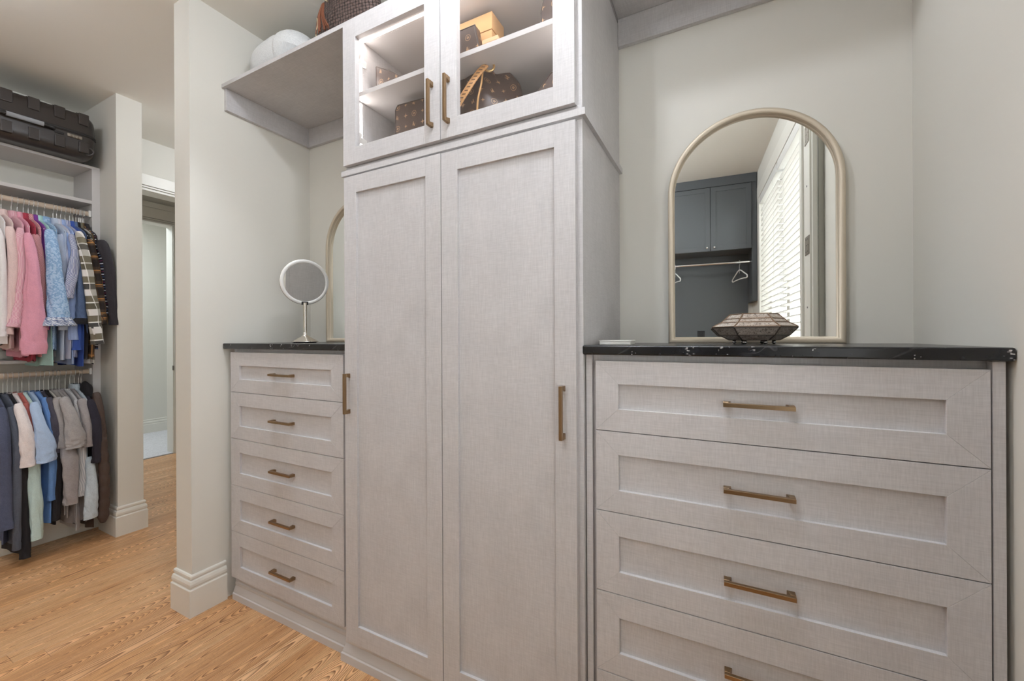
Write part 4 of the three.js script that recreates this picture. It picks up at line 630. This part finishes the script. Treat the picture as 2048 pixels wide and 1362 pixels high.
const UPPER = [
  ["dress_shirt", "white dress shirt at the left edge, first on the upper rod", "white", -0.711, 1.194, -3.37, [1.811, -0.688, 0.015, 1.641, -0.694, 0.017, 1.431, -0.692, 0.018, 1.299, -0.691, 0.02, 1.242, -0.691, 0.02], "roll"],
  ["dress_shirt", "palest blush pink shirt between the white shirt and the pink striped shirt", "blush", -0.739, 1.175, -3.375, [1.828, -0.727, 0.016, 1.675, -0.735, 0.021, 1.487, -0.727, 0.024, 1.327, -0.715, 0.024, 1.252, -0.704, 0.024], "cuff"],
  ["dress_shirt", "pink and white striped shirt with a loosely rolled sleeve", "pinkstripe", -0.776, 1.161, -3.365, [1.827, -0.761, 0.014, 1.625, -0.764, 0.018, 1.436, -0.756, 0.021, 1.341, -0.744, 0.026, 1.287, -0.738, 0.024], "roll"],
  ["dress_shirt", "solid rose pink shirt with its long sleeve and buttoned cuff hanging foremost", "pink", -0.798, 1.125, -3.33, [1.801, -0.783, 0.016, 1.627, -0.794, 0.027, 1.437, -0.793, 0.036, 1.274, -0.796, 0.046, 1.143, -0.798, 0.051], "cuff"],
  ["dress_shirt", "deep red shirt showing only its collar behind the rose pink shirt", "red", -0.821, 1.102, -3.42, [1.818, -0.812, 0.011, 1.667, -0.823, 0.013, 1.443, -0.828, 0.015, 1.219, -0.827, 0.015], "cuff"],
  ["dress_shirt", "shirt in fine red and white diagonal stripes beside the rose pink shirt", "redstripe", -0.84, 1.129, -3.385, [1.808, -0.822, 0.015, 1.637, -0.833, 0.021, 1.443, -0.842, 0.023, 1.275, -0.847, 0.019], "cuff"],
  ["dress_shirt", "purple shirt peeking out left of the light blue patterned shirt", "purple", -0.859, 1.163, -3.41, [1.833, -0.847, 0.013, 1.671, -0.856, 0.015, 1.445, -0.859, 0.015, 1.276, -0.859, 0.015], "cuff"],
  ["polo_shirt", "pale mint shirt whose hem shows under the light blue patterned shirt", "mint", -0.875, 1.069, -3.44, [1.819, -0.87, 0.01, 1.62, -0.877, 0.012, 1.448, -0.881, 0.012], "tee"],
  ["dress_shirt", "light blue patterned shirt with a wide turned-up printed cuff", "chambray", -0.903, 1.161, -3.34, [1.84, -0.866, 0.019, 1.696, -0.873, 0.033, 1.529, -0.882, 0.039, 1.388, -0.89, 0.043, 1.298, -0.893, 0.045], "turned"],
  ["dress_shirt", "pale grey blue shirt just right of the light blue patterned shirt", "greyblue", -0.94, 1.097, -3.4, [1.831, -0.917, 0.016, 1.682, -0.925, 0.02, 1.479, -0.926, 0.02, 1.276, -0.925, 0.02], "cuff"],
  ["dress_shirt", "lilac white shirt between the grey blue and the periwinkle shirt", "lilac", -0.955, 1.113, -3.415, [1.837, -0.936, 0.014, 1.686, -0.945, 0.019, 1.452, -0.944, 0.019, 1.277, -0.944, 0.019], "cuff"],
  ["dress_shirt", "plain periwinkle blue shirt left of the navy striped shirt", "periwinkle", -0.972, 1.077, -3.4, [1.851, -0.954, 0.014, 1.733, -0.968, 0.019, 1.483, -0.965, 0.019, 1.218, -0.966, 0.019], "cuff"],
  ["dress_shirt", "white shirt with narrow navy stripes and a bent sleeve", "navystripe", -0.991, 1.113, -3.355, [1.834, -0.956, 0.014, 1.743, -0.966, 0.021, 1.61, -0.953, 0.027, 1.507, -0.938, 0.022, 1.46, -0.934, 0.018], "cuff"],
  ["dress_shirt", "royal blue shirt reaching lowest among the blue shirts", "royal", -1.011, 1.064, -3.41, [1.853, -0.988, 0.015, 1.694, -0.996, 0.017, 1.455, -0.987, 0.019, 1.158, -0.984, 0.021], "cuff"],
  ["dress_shirt", "slate blue denim shirt with an open dark cuff", "slate", -1.026, 1.122, -3.365, [1.748, -0.988, 0.013, 1.542, -0.993, 0.021, 1.395, -0.995, 0.028, 1.312, -0.992, 0.03], "open"],
  ["dress_shirt", "black shirt hanging behind the white and olive plaid shirt", "black", -1.039, 1.097, -3.41, [1.847, -1.014, 0.013, 1.638, -1.018, 0.015, 1.398, -1.025, 0.015], "cuff"],
  ["flannel_shirt", "white and olive plaid flannel shirt with white grid lines", "plaid", -1.051, 1.07, -3.33, [1.854, -0.982, 0.015, 1.717, -0.996, 0.023, 1.542, -1.015, 0.026, 1.381, -1.034, 0.031, 1.193, -1.053, 0.033], "cuff"],
  ["jacket", "olive brown jacket edge squeezed between the two plaid shirts", "olive", -1.056, 1.14, -3.375, [1.822, -1.029, 0.013, 1.639, -1.042, 0.013, 1.429, -1.057, 0.013, 1.278, -1.067, 0.013], "cuff"],
  ["flannel_shirt", "dark brown plaid flannel shirt with orange lines", "brownplaid", -1.061, 1.106, -3.355, [1.822, -1.036, 0.015, 1.639, -1.056, 0.02, 1.459, -1.071, 0.02, 1.314, -1.084, 0.02], "cuff"],
  ["knit_shirt", "black shirt with narrow white and plum cross stripes", "multistripe", -1.068, 1.155, -3.375, [1.809, -1.08, 0.014, 1.676, -1.091, 0.016, 1.493, -1.1, 0.016, 1.371, -1.106, 0.016], "cuff"],
  ["jacket", "black jacket hanging last on the upper rod beside the white pillar", "blackjacket", -1.074, 1.191, -3.345, [1.825, -1.084, 0.023, 1.691, -1.104, 0.025, 1.493, -1.12, 0.026, 1.309, -1.131, 0.023], "cuff"],
];
const LOWER = [
  ["sweatshirt", "navy grey sweatshirt at the left edge, first on the lower rod", "navygrey", -0.711, 0.135, -3.34, [0.869, -0.686, 0.017, 0.698, -0.693, 0.025, 0.488, -0.696, 0.027, 0.279, -0.695, 0.029, 0.227, -0.695, 0.027], "rib"],
  ["sweater", "charcoal sweater with a ribbed cuff hanging near the floor", "charcoal", -0.743, 0.111, -3.36, [0.862, -0.724, 0.012, 0.686, -0.737, 0.016, 0.445, -0.74, 0.017, 0.231, -0.739, 0.017, 0.098, -0.739, 0.017], "rib"],
  ["coat", "long black coat that reaches lowest of the clothes on the lower rod", "black", -0.758, 0.05, -3.375, [0.79, -0.748, 0.012, 0.626, -0.758, 0.02, 0.38, -0.766, 0.021, 0.187, -0.772, 0.023, 0.035, -0.772, 0.023], "rib"],
  ["tee_shirt", "pinkish white tee shirt with a wide flared short sleeve", "offwhite", -0.776, 0.34, -3.34, [0.878, -0.747, 0.016, 0.763, -0.763, 0.023, 0.653, -0.773, 0.03, 0.539, -0.776, 0.032], "tee"],
  ["tee_shirt", "coral red tee shirt behind the pinkish white one", "coral", -0.798, 0.308, -3.385, [0.87, -0.782, 0.011, 0.752, -0.797, 0.015, 0.641, -0.803, 0.013, 0.532, -0.799, 0.011], "tee"],
  ["tee_shirt", "pale mint tee shirt draping down in long folds", "palemint", -0.813, 0.112, -3.375, [0.836, -0.794, 0.013, 0.669, -0.805, 0.017, 0.504, -0.804, 0.024, 0.337, -0.809, 0.026, 0.12, -0.814, 0.02], "tee"],
  ["tee_shirt", "light blue tee shirt with a broad short sleeve foremost on the lower rod", "lightblue", -0.84, 0.168, -3.335, [0.878, -0.803, 0.016, 0.753, -0.818, 0.026, 0.639, -0.836, 0.036, 0.548, -0.845, 0.038], "tee"],
  ["tee_shirt", "medium blue tee shirt behind the light blue one", "blue", -0.864, 0.178, -3.38, [0.894, -0.852, 0.011, 0.739, -0.867, 0.014, 0.511, -0.876, 0.018, 0.314, -0.871, 0.017], "tee"],
  ["tee_shirt", "plum grey tee shirt right of the medium blue one", "plumgrey", -0.882, 0.243, -3.375, [0.892, -0.868, 0.014, 0.75, -0.885, 0.018, 0.578, -0.894, 0.02], "tee"],
  ["tee_shirt", "black tee shirt in the middle of the lower rod", "black", -0.898, 0.154, -3.39, [0.876, -0.889, 0.014, 0.702, -0.905, 0.016, 0.503, -0.9, 0.018, 0.191, -0.891, 0.018], "tee"],
  ["sweatshirt", "warm grey sweatshirt left of the broad grey sleeve", "warmgrey", -0.933, 0.205, -3.365, [0.892, -0.895, 0.014, 0.761, -0.906, 0.02, 0.602, -0.916, 0.024], "tee"],
  ["sweatshirt", "warm grey sweatshirt with a broad short sleeve and a stitched hem", "warmgrey", -0.949, 0.173, -3.33, [0.891, -0.915, 0.018, 0.773, -0.937, 0.03, 0.655, -0.953, 0.041, 0.602, -0.957, 0.043], "tee"],
  ["sweatshirt", "long sleeved grey sweatshirt hanging below the broad grey sleeve", "grey", -0.962, 0.135, -3.35, [0.644, -0.926, 0.02, 0.512, -0.937, 0.035, 0.381, -0.941, 0.037, 0.272, -0.941, 0.035], "rib"],
  ["tee_shirt", "white and grey tee shirt between the grey sweatshirts", "paleknit", -0.988, 0.094, -3.385, [0.864, -0.984, 0.015, 0.714, -0.996, 0.019, 0.534, -1.002, 0.019, 0.295, -1.005, 0.024], "tee"],
  ["tee_shirt", "plain grey tee shirt left of the dark navy jacket", "grey", -1.009, 0.134, -3.355, [0.87, -0.994, 0.017, 0.743, -1.011, 0.024, 0.585, -1.017, 0.026], "tee"],
  ["denim_jacket", "faded pale denim jacket hanging low beside the brown vest", "paledenim", -1.029, 0.149, -3.355, [0.517, -1.027, 0.017, 0.412, -1.029, 0.026, 0.263, -1.026, 0.03, 0.157, -1.024, 0.03], "rib"],
  ["jacket", "dark navy jacket with a long sleeve left of the brown vest", "darknavy", -1.047, 0.272, -3.345, [0.86, -1.03, 0.017, 0.708, -1.047, 0.022, 0.542, -1.051, 0.024, 0.482, -1.048, 0.022], "cuff"],
  ["quilted_vest", "brown quilted vest with a black hood, last on the lower rod", "quilt", -1.058, 0.071, -3.36, [0.549, -1.075, 0.018, 0.454, -1.086, 0.023, 0.24, -1.088, 0.023, 0.109, -1.081, 0.02], "vest"],
];

const short = (l) => l.split(/ (?:hanging|between|beside|reaching|with|peeking|whose|showing|at|just|left|squeezed|in|behind|that|draping|right|upper|last) /)[0];
const HANG = { 'black shirt': ['black shirt behind the white and olive plaid', 'black shirt with cross stripes'], 'warm grey sweatshirt': ['warm grey sweatshirt left of the broad sleeve', 'warm grey sweatshirt with the stitched hem'] }, used = {};
[[UPPER, ROD1, 'upper'], [LOWER, ROD2, 'lower']].forEach(([list, y, w]) => list.forEach((g, i) => {
  garment(g, y, i); let s = short(g[1]).replace(/,.*/, ''); if (HANG[s]) { const k = used[s] = (used[s] ?? -1) + 1; s = HANG[s][k]; }
  hanger(y, g[3], `slim hanger on the ${w} rod carrying the ${s}`, i % 5 === 4 && w === 'upper' ? 3 : i % 3);
}));
hanger(ROD2, -0.918, 'empty cream hanger in the gap left of the warm grey sweatshirts', 0);

// ---------------------------------------------------------------- charcoal laundry cabinets behind the viewer, seen in the big mirror
{
  const t = thing('laundry_cabinet', 'charcoal wall cabinet with two doors reflected in the big arched mirror', 'cabinet');
  const x0 = -0.62, x1 = XR - 0.045, zf = 1.36, y0 = 2.045, y1 = 2.66, g = M.charcoalPaint;
  part('side_panel', bx(x1, x1 + 0.04, 1.55, 2.75, zf + 0.005, ZF), M.charcoalPaint, t);
  part('carcass', bx(x0, x1, y0, 2.74, zf + 0.022, ZF), M.charcoalPaint, t);
  part('crown_rail', bx(x0, x1 + 0.04, y1 + 0.005, 2.75, zf - 0.005, zf + 0.02), M.charcoalPaint, t);
  const W = 0.51, xm = 0.085;
  for (const [a, b, k] of [[xm - W, xm - 0.002, -1], [xm + 0.002, x1 - 0.004, 1]]) {
    const d = part('door', [bx(a, b, y0, y1, zf, zf + 0.014), bx(a, a + 0.045, y0, y1, zf - 0.006, zf + 0.004), bx(b - 0.045, b, y0, y1, zf - 0.006, zf + 0.004), bx(a, b, y1 - 0.045, y1, zf - 0.0055, zf + 0.004), bx(a, b, y0, y0 + 0.045, zf - 0.0055, zf + 0.004)], g, t);
    part('knob', [at(prep(new THREE.SphereGeometry(0.012, 16, 12)), k < 0 ? b - 0.03 : a + 0.03, y0 + 0.03, zf - 0.026), at(cyl(0.005, 0.006, 0.02, 12), k < 0 ? b - 0.03 : a + 0.03, y0 + 0.03, zf - 0.014, Math.PI / 2)], M.chrome, d);
  }
  part('back_panel', bx(x0, x1, 0.0, y0, ZF - 0.02, ZF, 0), M.charcoalPaint, t);
  part('hanging_rod', at(cyl(0.0125, 0.0125, x1 - x0), (x0 + x1) / 2, 1.935, zf + 0.10, 0, 0, Math.PI / 2), M.chrome, t);
  part('outlet', [bx(-0.03, 0.04, 1.16, 1.275, ZF - 0.026, ZF - 0.02), bx(-0.01, 0.02, 1.18, 1.215, ZF - 0.029, ZF - 0.025), bx(-0.01, 0.02, 1.225, 1.26, ZF - 0.029, ZF - 0.025)], M.black, t);
}
function plasticHanger(x, label, ry) {
  const t = thing('plastic_hanger', label, 'hanger', null, [x, 1.935, 1.46], ry);
  part('hook', at(hookFixed, 0, -0.003, 0), M.plasticWhite, t);
  part('shoulder_bar', tubeAlong([[-0.19, -0.155, 0], [-0.12, -0.12, 0], [0, -0.078, 0], [0.12, -0.12, 0], [0.19, -0.155, 0], [0.185, -0.17, 0], [0.1, -0.168, 0], [0, -0.166, 0], [-0.1, -0.168, 0], [-0.185, -0.17, 0]], 0.0055, 8, 90, true), M.plasticWhite, t);
}
plasticHanger(0.34, 'white plastic hanger at the window end of the charcoal cabinet rod', 1.33);
plasticHanger(-0.24, 'white plastic hanger farther from the window on the charcoal cabinet rod', 1.28);

scene.children.forEach((o) => { if (o.isGroup) pieces(o); });
renderer.render(scene, camera);
